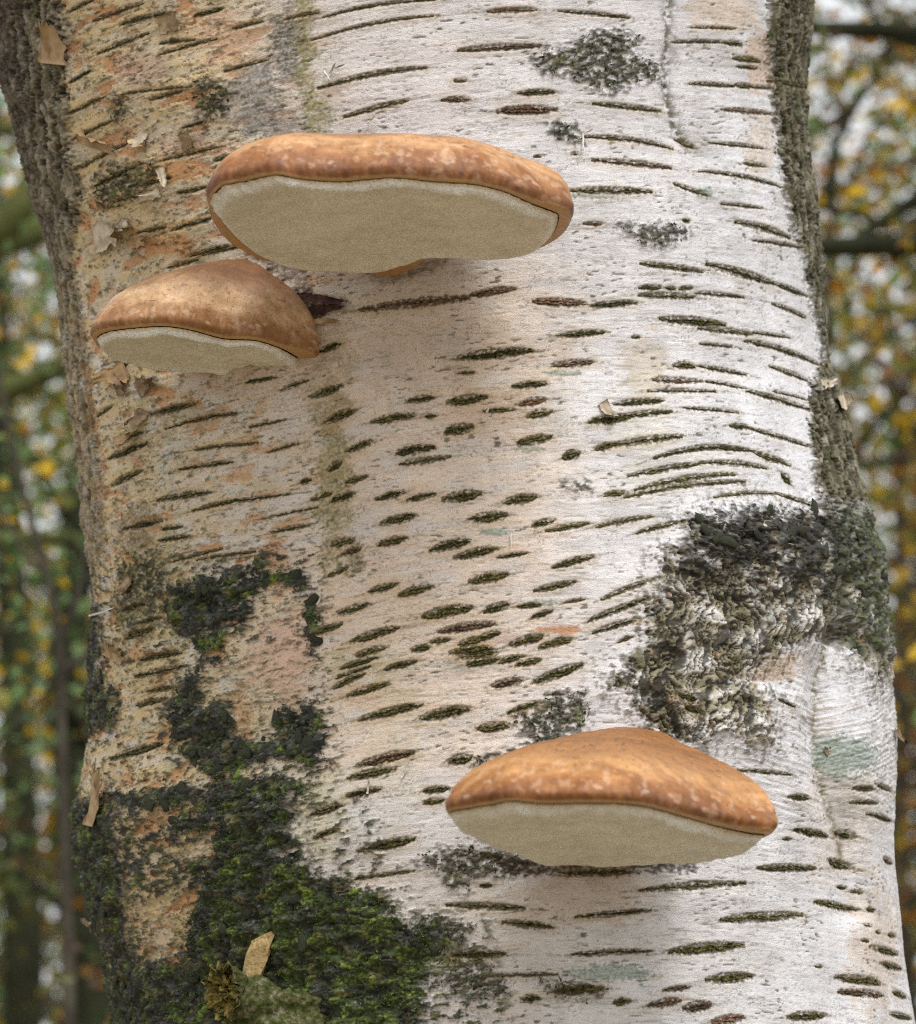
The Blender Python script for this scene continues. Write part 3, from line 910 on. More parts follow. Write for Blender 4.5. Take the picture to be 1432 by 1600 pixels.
def simple_mat(name, stops, scale=60, rough=.8, bumpd=.001, spec=.3, obj_rand=.25, vec='Object', detail=5):
    m, nt, b = new_mat(name)
    tc = N(nt, 'ShaderNodeTexCoord')
    n = noise_node(nt, tc.outputs[vec], scale, detail, .62)
    cr = ramp(nt, n.outputs[0], stops)
    if obj_rand:
        oi = N(nt, 'ShaderNodeObjectInfo')
        rr = ramp(nt, oi.outputs['Random'], [(0, (1 - obj_rand,) * 3), (1, (1 + obj_rand, 1 + obj_rand * .9, 1 + obj_rand * .7))])
        cr = mixrgb(nt, cr, rr, 1.0, 'MULTIPLY')
    nt.links.new(cr, b.inputs['Base Color'])
    b.inputs['Roughness'].default_value = rough
    b.inputs['Specular IOR Level'].default_value = spec
    if bumpd:
        nt.links.new(bump(nt, n.outputs[0], bumpd, .7), b.inputs['Normal'])
    return m


def cork(name, lo, mid_, hi):
    m, nt, b = new_mat(name)
    a = attr(nt, 'tint')
    tc = N(nt, 'ShaderNodeTexCoord')
    n = noise_node(nt, tc.outputs['Object'], 420, 5, .65)
    base = ramp(nt, a.outputs['Fac'], [(0.0, lo), (.5, mid_), (1.0, hi)])
    oi = N(nt, 'ShaderNodeObjectInfo')
    base = mixrgb(nt, base, ramp(nt, oi.outputs['Random'], [(0, (.65, .68, .65)), (1, (1.35, 1.25, 1.15))]), 1.0, 'MULTIPLY')
    base = mixrgb(nt, base, ramp(nt, n.outputs[0], [(.30, (.5, .5, .46)), (.5, (1, 1, 1)), (.72, (1.7, 1.6, 1.4))]), 1.0, 'MULTIPLY')
    nt.links.new(base, b.inputs['Base Color'])
    b.inputs['Roughness'].default_value = .9
    b.inputs['Specular IOR Level'].default_value = .12
    nt.links.new(bump(nt, n.outputs[0], .0014, .8), b.inputs['Normal'])
    return m


M_LENT = cork('lenticel_cork', (.011, .011, .005), (.046, .044, .016), (.15, .14, .058))
M_LENTR = cork('lenticel_cork_red', (.022, .012, .009), (.085, .050, .034), (.25, .17, .12))
M_PLATE = simple_mat('black_crust', [(.3, (.014, .015, .012)), (.48, (.040, .042, .034)), (.6, (.06, .075, .03)), (.75, (.16, .17, .13))], 420, .85, .0015, .25, .3)

# ------------------------------------------------------------------ lenticels as parts
rl = random.Random(3)
for k, L_ in enumerate(LENT):
    x0, y0, x1, y1, w_ = L_[:5]
    bow = (L_[5] if len(L_) > 5 else 0.25) * 0.035
    ln = math.hypot(x1 - x0, y1 - y0)
    tx, ty = (x1 - x0) / ln, (y1 - y0) / ln
    nu, nv = int(min(64, max(10, ln / 2.4))), 8
    seam = ln / w_ > 9
    u = np.linspace(0, 1, nu)
    v = np.linspace(-1, 1, nv)
    sd_ = rl.random() * 90
    us = u ** rl.uniform(.72, 1.4)
    hw = w_ * .37 * (np.sin(np.pi * np.clip(us, .012, .988)) ** (.38 if seam else rl.uniform(.5, .95)))
    if seam:
        hw = hw * (0.72 + .6 * perlin(u * ln / 15, u * 0 + sd_, 5)) * (0.75 + .4 * np.sin(u * ln / 2.9 + sd_ + 2 * perlin(u * ln / 12, u * 0 + sd_, 15)))
        hw = np.maximum(hw, w_ * .1)
    else:
        hw = hw * (1 + .45 * perlin(u * ln / 9, u * 0 + sd_, 6) + .3 * perlin(u * ln / 4, u * 0 + sd_, 16))
    wig = w_ * .22 * perlin(u * ln / 22, u * 0 + sd_ + 7, 7)
    A = np.repeat((u * ln)[:, None], nv, 1)
    Bc = wig[:, None] + hw[:, None] * v[None] - (bow * ln * 4 * u * (1 - u))[:, None]
    Bc = Bc + w_ * .26 * perlin(A / 4.5, Bc / 2.5 + sd_, 8)
    PXc, PYc = x0 + A * tx - Bc * ty, y0 + A * ty + Bc * tx
    prof = (1 - v ** 2) ** .6
    furrow = np.exp(-((v + .12) / .24) ** 2)
    body = np.clip(w_ / 8, .5, 1.5)
    hh = body * (prof * 3.2)[None] * (.65 + .5 * perlin(A / 7, Bc / 5 + sd_, 9)) - body * (furrow * 2.5)[None] * (np.sin(np.pi * u) ** .7)[:, None]
    hh += body * 1.3 * perlin(A / 3.2, Bc / 2 + sd_, 10) * prof[None]
    hh = .7 * hh * (np.clip(hw / (w_ * .3), 0, 1))[:, None] + .1
    tone_ = .5 * prof[None] - .55 * furrow[None] + .28 + .45 * perlin(A / 5, Bc / 2.2 + sd_, 12) + .3 * perlin(A / 2.4, Bc / 4 + sd_, 13)
    tone_ = np.clip(tone_, 0, 1)
    hh[:, 0] = -2.5
    hh[:, -1] = -2.5
    base = hlook(PXc.ravel(), PYc.ravel()).reshape(PXc.shape)
    base = np.minimum(base, np.median(base) + 2.0)
    P, _, _ = surf(PXc.ravel(), PYc.ravel(), (base + hh + 1.2).ravel())
    red = (w_ > 9 and (800 < x0 < 960 and 440 < y0 < 640)) or (1000 < x0 < 1120 and y0 > 1540) or (560 <= x0 < 800 and y0 < 490) or rl.random() < .03
    mesh_np('lenticel', P - OFF, grid_quads(nu, nv)[:, ::-1], M_LENTR if red else M_LENT, trunk,
            np.repeat(tone_.reshape(-1, 1), 3, 1))
print('lenticels', len(LENT))

# ------------------------------------------------------------------ crust plates as parts
def blob_mesh(name, seed, mat, flat=.5):
    r = np.random.default_rng(seed)
    nu, nv = 9, 6
    th = np.linspace(0, 2 * np.pi, nu, endpoint=False)
    vs = [(0, 0, flat)]
    for j in range(1, nv):
        a = j / (nv - 1) * math.pi * .62
        for t in th:
            rad = math.sin(a) * (1 + .30 * math.sin(2 * t + seed) + .2 * math.sin(3 * t + seed * 2)) * (1 + r.normal(0, .10))
            vs.append((rad * math.cos(t), rad * math.sin(t) * .8, flat * math.cos(a) + r.normal(0, .10) * flat))
    tr = [(0, 1 + i, 1 + (i + 1) % nu) for i in range(nu)]
    qd = []
    for j in range(nv - 2):
        for i in range(nu):
            a, b = 1 + j * nu + i, 1 + j * nu + (i + 1) % nu
            qd.append((a, a + nu, b + nu, b))
    o = mesh_np(name, vs, qd, mat, None, tris=tr, smooth=True)
    me = o.data
    bpy.data.objects.remove(o)
    return me


PLATES = [blob_mesh('bark_plate', 20 + i, M_PLATE, .30) for i in range(9)]


def place(mesh, name, pxx, pyy, size, lift, rot, parent, tilt=0.2):
    P, n, _ = surf([pxx], [pyy], [hlook([pxx], [pyy])[0] + lift])
    n = Vector(n[0]).normalized()
    t = Vector((0, 0, 1)).cross(n).normalized()
    b = n.cross(t)
    M = Matrix((t, b, n)).transposed().to_4x4()
    o = bpy.data.objects.new(name, mesh)
    COL.objects.link(o)
    o.parent = parent
    s = size * PX
    o.matrix_local = (Matrix.Translation(Vector(P[0]) - BL) @ M @ Matrix.Rotation(rot, 4, 'Z')
                      @ Matrix.Rotation(random.uniform(-tilt, tilt), 4, 'X') @ Matrix.Rotation(random.uniform(-tilt, tilt), 4, 'Y')
                      @ Matrix.Diagonal((s, s, s, 1)))
    return o


def inside(p, poly):
    r = False
    for k in range(len(poly)):
        a, b = poly[k], poly[(k + 1) % len(poly)]
        if (a[1] > p[1]) != (b[1] > p[1]) and p[0] < a[0] + (p[1] - a[1]) / (b[1] - a[1]) * (b[0] - a[0]):
            r = not r
    return r


rp = random.Random(5)
weights = [16, 5, 22, 8, 34, 10, 7, 9]
TOPB = [(1060, 835), (1085, 806), (1180, 797), (1300, 800), (1345, 840), (1340, 930), (1300, 900), (1220, 850), (1120, 850)]
for poly, n_ in list(zip(BLACK, weights)) + [(TOPB, 34)]:
    xs, ys = [p[0] for p in poly], [p[1] for p in poly]
    got = tries = 0
    while got < n_ and tries < 4000:
        tries += 1
        q = (rp.uniform(min(xs), max(xs)), rp.uniform(min(ys), min(max(ys), 1610)))
        l_, r_ = np.interp(q[1], _yy, _L), np.interp(q[1], _yy, _R)
        if not inside(q, poly) or q[0] < l_ + 4 or q[0] > r_ - 3 or any(inside(q, t) for t in TANS):
            continue
        place(rp.choice(PLATES), 'bark_plate', q[0], q[1], rp.uniform(6, 15), -2.0, rp.uniform(0, 6.28), trunk, .18)
        got += 1

# ------------------------------------------------------------------ moss: fine tufts, uncountable
M_MOSS, nt, bs = new_mat('moss_green')
tc = attr(nt, 'tint')
nt.links.new(tc.outputs['Color'], bs.inputs['Base Color'])
bs.inputs['Roughness'].default_value = .75
bs.inputs['Specular IOR Level'].default_value = .2


def tufts(name, polys, n, lo, hi, colA, colB, seed):
    r = np.random.default_rng(seed)
    pts = []
    tot = [abs(sum(p[i][0] * p[(i + 1) % len(p)][1] - p[(i + 1) % len(p)][0] * p[i][1] for i in range(len(p)))) for p in polys]
    for poly, ar in zip(polys, tot):
        m = int(n * ar / sum(tot))
        P = np.array(poly)
        q = np.stack([r.uniform(P[:, 0].min(), P[:, 0].max(), m * 3), r.uniform(P[:, 1].min(), min(P[:, 1].max(), 1630), m * 3)], 1).astype(np.float32)
        sd = poly_sd(q[:, 0], q[:, 1], poly)
        pts.append(q[sd > -3][:m])
    q = np.concatenate(pts)
    cl = fbm(q[:, 0] / 30, q[:, 1] / 26, 72, 3)
    q = q[cl > -.12]
    l_, r_ = np.interp(q[:, 1], _yy, _L), np.interp(q[:, 1], _yy, _R)
    q = q[(q[:, 0] > l_ + 3) & (q[:, 0] < r_ - 3)]
    h = hlook(q[:, 0], q[:, 1])
    P, nn, _ = surf(q[:, 0], q[:, 1], h - .5)
    m = len(q)
    d = nn + r.normal(0, .75, (m, 3))
    d /= np.linalg.norm(d, axis=1)[:, None]
    s = np.cross(d, r.normal(0, 1, (m, 3)))
    s /= np.linalg.norm(s, axis=1)[:, None]
    L = r.uniform(lo, hi, m)[:, None] * PX
    W = L * r.uniform(.14, .26, (m, 1))
    v0, v1 = P - s * W, P + s * W
    v2 = P + d * L * .6 + s * W * .8
    v4 = P + d * L * .6 - s * W * .8
    v3 = P + d * L + r.normal(0, .25, (m, 3)) * L
    V = np.stack([v0, v1, v2, v3, v4], 1).reshape(-1, 3)
    b = np.arange(m)[:, None] * 5
    quads = np.concatenate([b, b + 1, b + 2, b + 4], 1)
    tris = np.concatenate([b + 4, b + 2, b + 3], 1)
    t = r.random((m, 1))
    cc = np.array(colA) * (1 - t) + np.array(colB) * t
    o = mesh_np(name, V - OFF, quads, M_MOSS, trunk, np.repeat(cc, 5, 0), tris=tris, smooth=False)
    o['kind'] = 'stuff'
    return o


tufts('moss', [BLACK[4], BLACK[5]], 16000, 2, 4.5, (.035, .055, .010), (.16, .22, .035), 4)
tufts('moss', [BLACK[0], BLACK[2], BLACK[6]], 1100, 2.5, 5, (.022, .030, .012), (.08, .11, .022), 5)
tufts('moss', FRINGE[:11], 1500, 4, 10, (.018, .018, .008), (.085, .09, .03), 6)

# ------------------------------------------------------------------ peeling bark: curls, flaps, shreds
M_CURL = simple_mat('curl_tan', [(.3, (.22, .12, .05)), (.5, (.42, .28, .14)), (.75, (.55, .43, .27))], 90, .7, .0006, .3, .15)
M_CURLW = simple_mat('curl_white', [(.3, (.26, .20, .13)), (.5, (.48, .41, .30)), (.75, (.64, .59, .51))], 90, .7, .0006, .3, .1)
M_CURLB = simple_mat('curl_brown', [(.3, (.09, .055, .03)), (.5, (.22, .15, .085)), (.75, (.38, .29, .18))], 140, .75, .0008, .3, .2)
M_FLAP = simple_mat('flap_dark', [(.3, (.018, .008, .006)), (.5, (.055, .024, .017)), (.75, (.16, .085, .06))], 160, .75, .0008, .3, .2)
M_SHRED = simple_mat('shred_white', [(.3, (.50, .46, .38)), (.7, (.70, .68, .63))], 60, .6, 0, .3, .05)


def curl(name, x, y, length, width, ang, curlr, mat, lift=2, twist=0.0, jag=.25, nu=13, nv=7):
    """a sheet of bark attached at its base edge, rolling up off the trunk; length along ang (deg, picture, 0 = right, 90 = up)"""
    r = np.random.default_rng(int(x * 7 + y))
    u, v = np.linspace(0, 1, nu), np.linspace(-1, 1, nv)
    ca, sa = math.cos(R(ang)), -math.sin(R(ang))
    th = u * curlr
    if abs(curlr) > .05:
        rad = length / curlr
        fl, hl = rad * np.sin(th), rad * (1 - np.cos(th))
    else:
        fl, hl = u * length, u * 0
    edge = 1 + jag * perlin(u * 4, u * 0 + x, 3)
    F_ = np.repeat(fl[:, None], nv, 1) * (1 + jag * 1.6 * perlin(v * 2.3 + x, v * 0 + y, 4))[None]
    edge = edge * (1 + .5 * jag * perlin(u * 11, u * 0 + y, 9) * 2)
    S_ = width * .5 * (v[None] + .35 * perlin(u * 3, u * 0 + x + y, 12)[:, None]) * edge[:, None] * (1 - .45 * u ** 2)[:, None]
    Hh = np.repeat(hl[:, None], nv, 1) + twist * v[None] * u[:, None] * width * .5 + r.normal(0, .5, (nu, nv)) + 1.5 * perlin(F_ / 9, S_ / 9 + x, 6)
    X, Y = x + F_ * ca + S_ * sa, y + F_ * sa - S_ * ca
    b = hlook([x], [y])[0]
    top, nn, _ = surf(X.ravel(), Y.ravel(), (Hh + b + lift).ravel())
    bot = top - nn * PX * 1.0
    V = np.concatenate([top, bot])
    q = grid_quads(nu, nv)
    n0 = nu * nv
    rim = list(range(nv)) + [i * nv + nv - 1 for i in range(1, nu)] + [(nu - 1) * nv + j for j in range(nv - 2, -1, -1)] + [i * nv for i in range(nu - 2, 0, -1)]
    side = [(rim[i], rim[(i + 1) % len(rim)], rim[(i + 1) % len(rim)] + n0, rim[i] + n0) for i in range(len(rim))]
    Q = np.concatenate([q, q[:, ::-1] + n0, np.array(side)])
    return mesh_np(name, V - OFF, Q, mat, trunk)


for a in [(88, 100, 66, 40, 84, .7, M_CURL, 6), (150, 232, 30, 60, 70, 1.8, M_CURL, 3), (215, 232, 26, 26, 60, 2.4, M_CURL, 3), (228, 205, 34, 16, 250, 1.6, M_CURLW, 4),
          (283, 225, 38, 26, 18, 1.2, M_CURLB, 3), (252, 262, 40, 12, 300, 1.0, M_CURLW, 4), (150, 372, 56, 44, 8, .9, M_CURLW, 4), (190, 345, 34, 22, 330, 1.4, M_CURLW, 5),
          (205, 378, 40, 24, 10, 1.0, M_CURL, 4), (250, 300, 30, 14, 200, 1.2, M_CURLW, 4), 
          (200, 580, 46, 30, 200, 1.2, M_CURL, 4), (182, 605, 36, 36, 20, 1.8, M_CURLB, 4), (215, 608, 48, 26, 25, 1.2, M_CURLB, 4), 
          (225, 640, 34, 20, 250, 1.3, M_CURLB, 3), (180, 690, 50, 14, 20, .9, M_CURL, 4), (200, 880, 34, 24, 30, 1.6, M_CURL, 4), (176, 1030, 30, 36, 60, 1.2, M_CURL, 4),
          (205, 900, 30, 14, 260, 1.2, M_CURLB, 3), (250, 40, 50, 26, 15, 1.0, M_CURLB, 4), 
          (460, 464, 76, 14, -6, .4, M_FLAP, 5), (478, 486, 58, 13, 8, .5, M_FLAP, 4), (478, 503, 52, 9, 3, .5, M_CURL, 3),
          
          (940, 628, 30, 16, 300, 1.2, M_CURLW, 3), 
          (1275, 600, 24, 20, 20, 1.0, M_CURLW, 8), (1300, 628, 26, 22, 20, 1.6, M_CURLW, 10), (1300, 1180, 26, 20, 30, 1.0, M_CURLB, 3),
          (150, 1290, 90, 14, 74, .3, M_CURL, 6), (150, 1450, 24, 18, 150, 1.0, M_CURLW, 8), (1395, 1140, 28, 14, 300, 1.0, M_CURLB, 5)]:
    curl('bark_curl', *a)
for (x, y, l_, ang, cr) in [(515, 118, 26, 60, .8), (520, 108, 30, 20, 1.4), (508, 108, 18, 300, .7), (575, 195, 18, 50, .5), (910, 205, 26, 265, .7), (905, 215, 22, 40, .9),
                            (800, 830, 24, 265, .9), (575, 1240, 26, 80, .6), (628, 1215, 26, 60, .5), (495, 945, 24, 60, .8), (150, 962, 50, 14, .5), (760, 645, 14, 60, 1.0)]:
    curl('bark_shred', x, y, l_, 3.0, ang, cr, M_SHRED, 4, .3, .3, 9, 3)

# ------------------------------------------------------------------ broken branch stub at the foot
M_STUB = simple_mat('stub_wood', [(.30, (.014, .018, .006)), (.47, (.055, .070, .014)), (.57, (.12, .11, .055)), (.74, (.30, .28, .22))], 300, .9, .003, .2, 0)
M_SPLIT = simple_mat('split_wood', [(.3, (.20, .12, .045)), (.5, (.38, .27, .12)), (.75, (.50, .40, .22))], 500, .8, .001, .2, 0)
M_END = simple_mat('rotten_end', [(.3, (.03, .018, .007)), (.46, (.14, .105, .022)), (.7, (.36, .29, .08))], 300, .9, .003, .2, 0)
stub = empty('branch_stub', (0, 0, 0))
stub.parent = birch


def tube_ring(pts, rads, nseg, jit, seed, squash=1.0):
    r = np.random.default_rng(seed)
    pts = np.asarray(pts, float)
    n = len(pts)
    tg = np.gradient(pts, axis=0)
    tg /= np.linalg.norm(tg, axis=1)[:, None]
    ref = np.array([0, 0, 1.0]) if abs(tg[0][2]) < .8 else np.array([0, 1.0, 0])
    out = np.empty((n, nseg, 3))
    th = np.linspace(0, 2 * np.pi, nseg, endpoint=False)
    for i in range(n):
        a = np.cross(ref, tg[i])
        a /= np.linalg.norm(a)
        b = np.cross(tg[i], a)
        rr = rads[i] * (1 + jit * perlin(np.cos(th) * 1.7 + i * .25, np.sin(th) * 1.7 + seed, seed))
        out[i] = pts[i] + rr[:, None] * (np.cos(th)[:, None] * a + np.sin(th)[:, None] * b * squash)
    return out


pb, nb, _ = surf([462], [1592], [0])
nb = nb[0]
pe = surf([405], [1552], [6])[0][0] + nb * .018
side = np.array([-.85, -.75, -.12])
side /= np.linalg.norm(side)
path = [pb[0] - nb * .02, pb[0] + nb * .008, (pb[0] + pe) / 2 + nb * .006, pe, pe + side * .010]
pts = np.array([np.array([np.interp(t, np.linspace(0, 1, 5), [p[k] for p in path]) for k in range(3)]) for t in np.linspace(0, 1, 30)])
for _ in range(4):
    pts[1:-1] = .25 * pts[:-2] + .5 * pts[1:-1] + .25 * pts[2:]
rads = np.interp(np.linspace(0, 1, 30), [0, .25, .55, .85, 1], [.021, .016, .0125, .0125, .0130])
tb = tube_ring(pts, rads, 56, .34, 31)
tbn = tb - pts[:, None, :]
tb = tb + tbn * (.10 * perlin(tb[..., 0] * 420, tb[..., 2] * 420 + tb[..., 1] * 200, 5) + .16 * perlin(tb[..., 0] * 140, tb[..., 2] * 140 + tb[..., 1] * 90, 6))[..., None]
tb[-1] += np.random.default_rng(2).normal(0, .0016, tb[-1].shape)
mesh_np('stub_bark', (tb - OFF).reshape(-1, 3), grid_quads(30, 56, True), M_STUB, stub)
rg = tb[-1]
cen = rg.mean(0)
inn = [rg, cen + (rg - cen) * .86 - side * .001, cen + (rg - cen) * .7 - side * .004, cen + (rg - cen) * .45 - side * .005, cen + (rg - cen) * .22 - side * .003, cen + (rg - cen) * .03 - side * .006]
vv = np.concatenate(inn) + np.random.default_rng(3).normal(0, .0008, (336, 3))
mesh_np('rotten_end', vv - OFF, grid_quads(6, 56, True), M_END, stub)
# pale splinter of broken wood standing up beside the stub
sb = surf([415], [1490], [18])[0][0]
ax = np.array([.30, -.10, .95])
ax /= np.linalg.norm(ax)
sp = []
for i, (t, wx, wz) in enumerate([(-.014, .0045, .004), (-.002, .0050, .0045), (.004, .0050, .004), (.0085, .0046, .0032), (.010, .0034, .002)]):
    p = sb + ax * t
    for (a, b) in ((-1, -1), (0, -1.15), (1, -1), (1.1, .2), (1, 1), (0, .9), (-1, 1), (-1.1, 0)):
        jit = .0006 * math.sin(i * 3.1 + a * 5 + b * 7)
        sp.append(p + np.array([1, 0, -.3]) * (a * wx + jit) + np.array([0, 1, .1]) * (b * wz + jit) + ax * (.003 * a if i > 2 else 0))
qs = grid_quads(5, 8, True)
tri = [(32, 32 + i, 32 + i + 1) for i in range(1, 7)]
mesh_np('wood_splinter', np.array(sp) - OFF, qs, M_SPLIT, stub, tris=tri, smooth=False)

# ------------------------------------------------------------------ bracket fungi
M_CAP, nt, bs = new_mat('polypore_cap')
a_t = attr(nt, 'tint')
tc = N(nt, 'ShaderNodeTexCoord')
n1 = noise_node(nt, tc.outputs['Object'], 260, 4, .6)
n2 = noise_node(nt, tc.outputs['Object'], 900, 3, .6)
col = mixrgb(nt, a_t.outputs['Color'], ramp(nt, n1.outputs[0], [(.3, (.86, .82, .78)), (.6, (1.06, 1.06, 1.06))]), .9, 'MULTIPLY')
col = mixrgb(nt, col, ramp(nt, n2.outputs[0], [(.3, (.88, .86, .84)), (.6, (1.05, 1.05, 1.05))]), .8, 'MULTIPLY')
nt.links.new(col, bs.inputs['Base Color'])
bs.inputs['Roughness'].default_value = .58
bs.inputs['Specular IOR Level'].default_value = .4
nt.links.new(bump(nt, n2.outputs[0], .0004, .5, bump(nt, n1.outputs[0], .0008, .5)), bs.inputs['Normal'])
M_PORE, nt, bs = new_mat('polypore_pores')
a_t = attr(nt, 'tint')
tc = N(nt, 'ShaderNodeTexCoord')
n1 = noise_node(nt, tc.outputs['Object'], 900, 3, .7)
n2 = noise_node(nt, tc.outputs['Object'], 120, 4, .6)
n3 = noise_node(nt, mapping(nt, tc.outputs['Object'], (1, 2.2, 2.2)), 420, 3, .6)
col = mixrgb(nt, a_t.outputs['Color'], ramp(nt, n1.outputs[0], [(.34, (.68, .66, .58)), (.52, (1.03, 1.03, 1.03))]), .9, 'MULTIPLY')
col = mixrgb(nt, col, ramp(nt, n2.outputs[0], [(.3, (.90, .88, .84)), (.6, (1.03, 1.03, 1.03))]), .9, 'MULTIPLY')
nt.links.new(col, bs.inputs['Base Color'])
bs.inputs['Roughness'].default_value = .9
bs.inputs['Specular IOR Level'].default_value = .15
nt.links.new(bump(nt, n1.outputs[0], .0008, .8, bump(nt, n3.outputs[0], .0014, .6, bump(nt, n2.outputs[0], .002, .5))), bs.inputs['Normal'])


def resample(poly, n, start):
    P = np.array(poly, float)
    P = np.roll(P, -start, 0)
    Q = np.vstack([P, P[:1]])
    # Catmull-Rom
    out = []
    m = len(P)
    for i in range(m):
        p0, p1, p2, p3 = P[i - 1], P[i], P[(i + 1) % m], P[(i + 2) % m]
        for t in np.linspace(0, 1, 12, endpoint=False):
            out.append(.5 * (2 * p1 + (p2 - p0) * t + (2 * p0 - 5 * p1 + 4 * p2 - p3) * t * t + (3 * p1 - p0 - 3 * p2 + p3) * t ** 3))
    out = np.array(out)
    d = np.concatenate([[0], np.cumsum(np.linalg.norm(np.diff(np.vstack([out, out[:1]]), axis=0), axis=1))])
    s = np.linspace(0, d[-1], n, endpoint=False)
    return np.stack([np.interp(s, d, np.append(out[:, k], out[0, k])) for k in range(2)], 1)


def pix_plane(pts, P0, nrm):
    dirs = FWD[None] + np.outer((pts[:, 0] - 716) / FPX, [1, 0, 0]) + np.outer((800 - pts[:, 1]) / FPX, UP)
    t = ((P0 - CAM) @ nrm) / (dirs @ nrm)
    return CAM + dirs * t[:, None]


def fungus(label, pore, margin, anchor, gap, tilt_out, tilt_side, hub, hub_in, k1, k2, k1b, seed, tone, rimw=.05, ridge=0.0, hubw=.019):
    """pore, margin: traced outlines of the underside and of the brown margin round it, both laid on the plane of the underside"""
    P0 = surf([anchor[0]], [anchor[1]], [gap])[0][0]
    nrm = np.array([math.sin(tilt_side), math.sin(tilt_out), 1.0])
    nrm /= np.linalg.norm(nrm)
    NT = 420
    root = empty('bracket_fungus', tuple(P0))
    tag(root, label, 'fungus', 'bracket fungi on the birch')
    off = P0
    # start both outlines at their leftmost point
    pp = resample(pore, NT, int(np.argmin([p[0] for p in pore])))
    mm = resample(margin, NT, int(np.argmin([p[0] for p in margin])))
    U = pix_plane(pp, P0, nrm)
    Mg = pix_plane(mm, P0, nrm)
    Hb = surf([hub[0]], [hub[1]], [-hub_in])[0][0]
    fr0 = np.clip(.5 + .5 * (U.mean(0)[1] - Mg[:, 1]) / np.abs(U.mean(0)[1] - Mg[:, 1]).max(), 0, 1)
    Mg = lerp(Mg, U + (Mg - U) * .22, sstep(.45, .75, fr0)[:, None])
    hubc = surf([hub[0]], [hub[1]], [0])[0][0]
    cenU = U.mean(0)
    hx = (Mg[:, 0] - cenU[0]) / np.abs(Mg[:, 0] - cenU[0]).max()
    Hb = Hb[None] + np.stack([hx * hubw, np.zeros(NT), -.003 * hx ** 2], 1)      # the cap meets the bark along a short ridge
    tpar = np.arange(NT) / NT
    # front-ness: 1 towards the camera, 0 at the back
    fr = (cenU[1] - Mg[:, 1])
    fr = np.clip(.5 + .5 * fr / np.abs(fr).max(), 0, 1)
    # ---- pore surface: rim, shallow dome
    NP = 46
    rr = np.linspace(1, 0.0, NP) ** 1.15
    ring = []
    arc = tpar * 40
    colp = []
    for j, q in enumerate(rr):
        ragged = 1 + (.012 * perlin(arc * 2.6, arc * 0 + seed, seed) + .008 * perlin(arc * 8, arc * 0 + seed, seed + 33)) * sstep(.85, 1, q) * sstep(.4, .7, fr)
        p = cenU + (U - cenU) * (q * ragged)[:, None]
        down = -.0030 * sstep(1.0, .95, q) - .0014 * math.exp(-((q - .93) / .04) ** 2) + .002 * (1 - q)
        bmp = .0026 * perlin(p[:, 0] * 40, p[:, 1] * 40, seed + 3) + .0008 * perlin(p[:, 0] * 170, p[:, 1] * 170, seed + 4)
        p = p + nrm * (down + bmp * sstep(1, .9, q))[:, None]
        ring.append(p)
        e = sstep(1 - rimw * 2.6, 1 - rimw * .3, q + .02 * perlin(arc * 1.5, arc * 0, seed + 6))
        cc = np.empty((NT, 3), np.float32)
        cc[:] = (.82, .81, .72)
        cc *= (1 + .10 * perlin(p[:, 0] * 25, p[:, 1] * 25, seed + 7) + .05 * perlin(p[:, 0] * 90, p[:, 1] * 60, seed + 31))[:, None]
        cc = mixc(cc, (.50, .42, .30), sstep(.25, .5, fbm(p[:, 0] * 40, p[:, 1] * 40, seed + 32, 3)) * .18)
        cc = mixc(cc, (.84, .83, .78), e * np.ones(NT))
        cc = mixc(cc, (.55, .40, .20), sstep(.985, 1.0, q) * .7 * np.ones(NT))
        colp.append(cc)
    mesh_np('pore_surface', np.array(ring).reshape(-1, 3) - off, grid_quads(NP, NT, True), M_PORE, root, np.array(colp).reshape(-1, 3))
    # ---- cap
    NV = 96
    v = np.linspace(0, 1, NV)
    zz = np.array([0, 0, 1.0])
    wav = 1 + .04 * perlin(tpar * 9, tpar * 0 + seed, seed + 8) + .02 * perlin(tpar * 26, tpar * 0 + seed, seed + 9)
    K1 = (k1b + (k1 - k1b) * sstep(.05, .6, fr)) * wav * 1.25
    K2 = k2 * (.45 + .55 * fr)
    A0 = Mg + nrm * .0005
    kk = np.hanning(75)
    kk /= kk.sum()
    Ms = np.stack([np.convolve(np.concatenate([Mg[-37:, q], Mg[:, q], Mg[:37, q]]), kk, 'valid') for q in range(3)], 1)
    Ms = lerp(Mg, Ms, sstep(.5, .8, fr)[:, None])
    outw = Mg - cenU
    outw /= np.linalg.norm(outw, axis=1)[:, None]
    B1 = Ms + zz * K1[:, None] + outw * (.0075 + .0025 * fr)[:, None]
    B2 = Ms * .55 + Hb * .45
    B2[:, 2] = Ms[:, 2] * .5 + Hb[:, 2] * .5 + K2
    C = []
    cc_ = []
    for j, t in enumerate(v):
        t2 = t ** 1.35
        p = (1 - t2) ** 3 * A0 + 3 * (1 - t2) ** 2 * t2 * B1 + 3 * (1 - t2) * t2 * t2 * B2 + t2 ** 3 * Hb
        sx, sy = p[:, 0] * 1000, p[:, 1] * 1000
        bmp = .9 * fbm(sx / 26, sy / 26 + p[:, 2] * 30, seed + 11, 4) + .22 * perlin(sx / 4 + seed, p[:, 2] * 260 + sy / 5, seed + 12)
        # radial puckers near the margin
        pk = perlin(tpar * 95, tpar * 0 + t * 2.2, seed + 13)
        bmp += pk * .55 * math.exp(-((t - .12) / .12) ** 2)
        # rolled lip right above the margin
        lip = 1.6 * math.exp(-((t - .10) / .07) ** 2) - ridge * math.exp(-((t - .36) / .05) ** 2)
        nrmv = outw * math.cos(min(t * 2.2, 1.5)) + zz * math.sin(min(t * 2.2, 1.5))
        p = p + nrmv * ((bmp + lip) * .001 * (1 if j else .2))[:, None]
        # smaller back lip goes under: tuck the first rings to meet the pores
        if j == 0:
            p = U * .9 + Mg * .1 + nrm * .0004
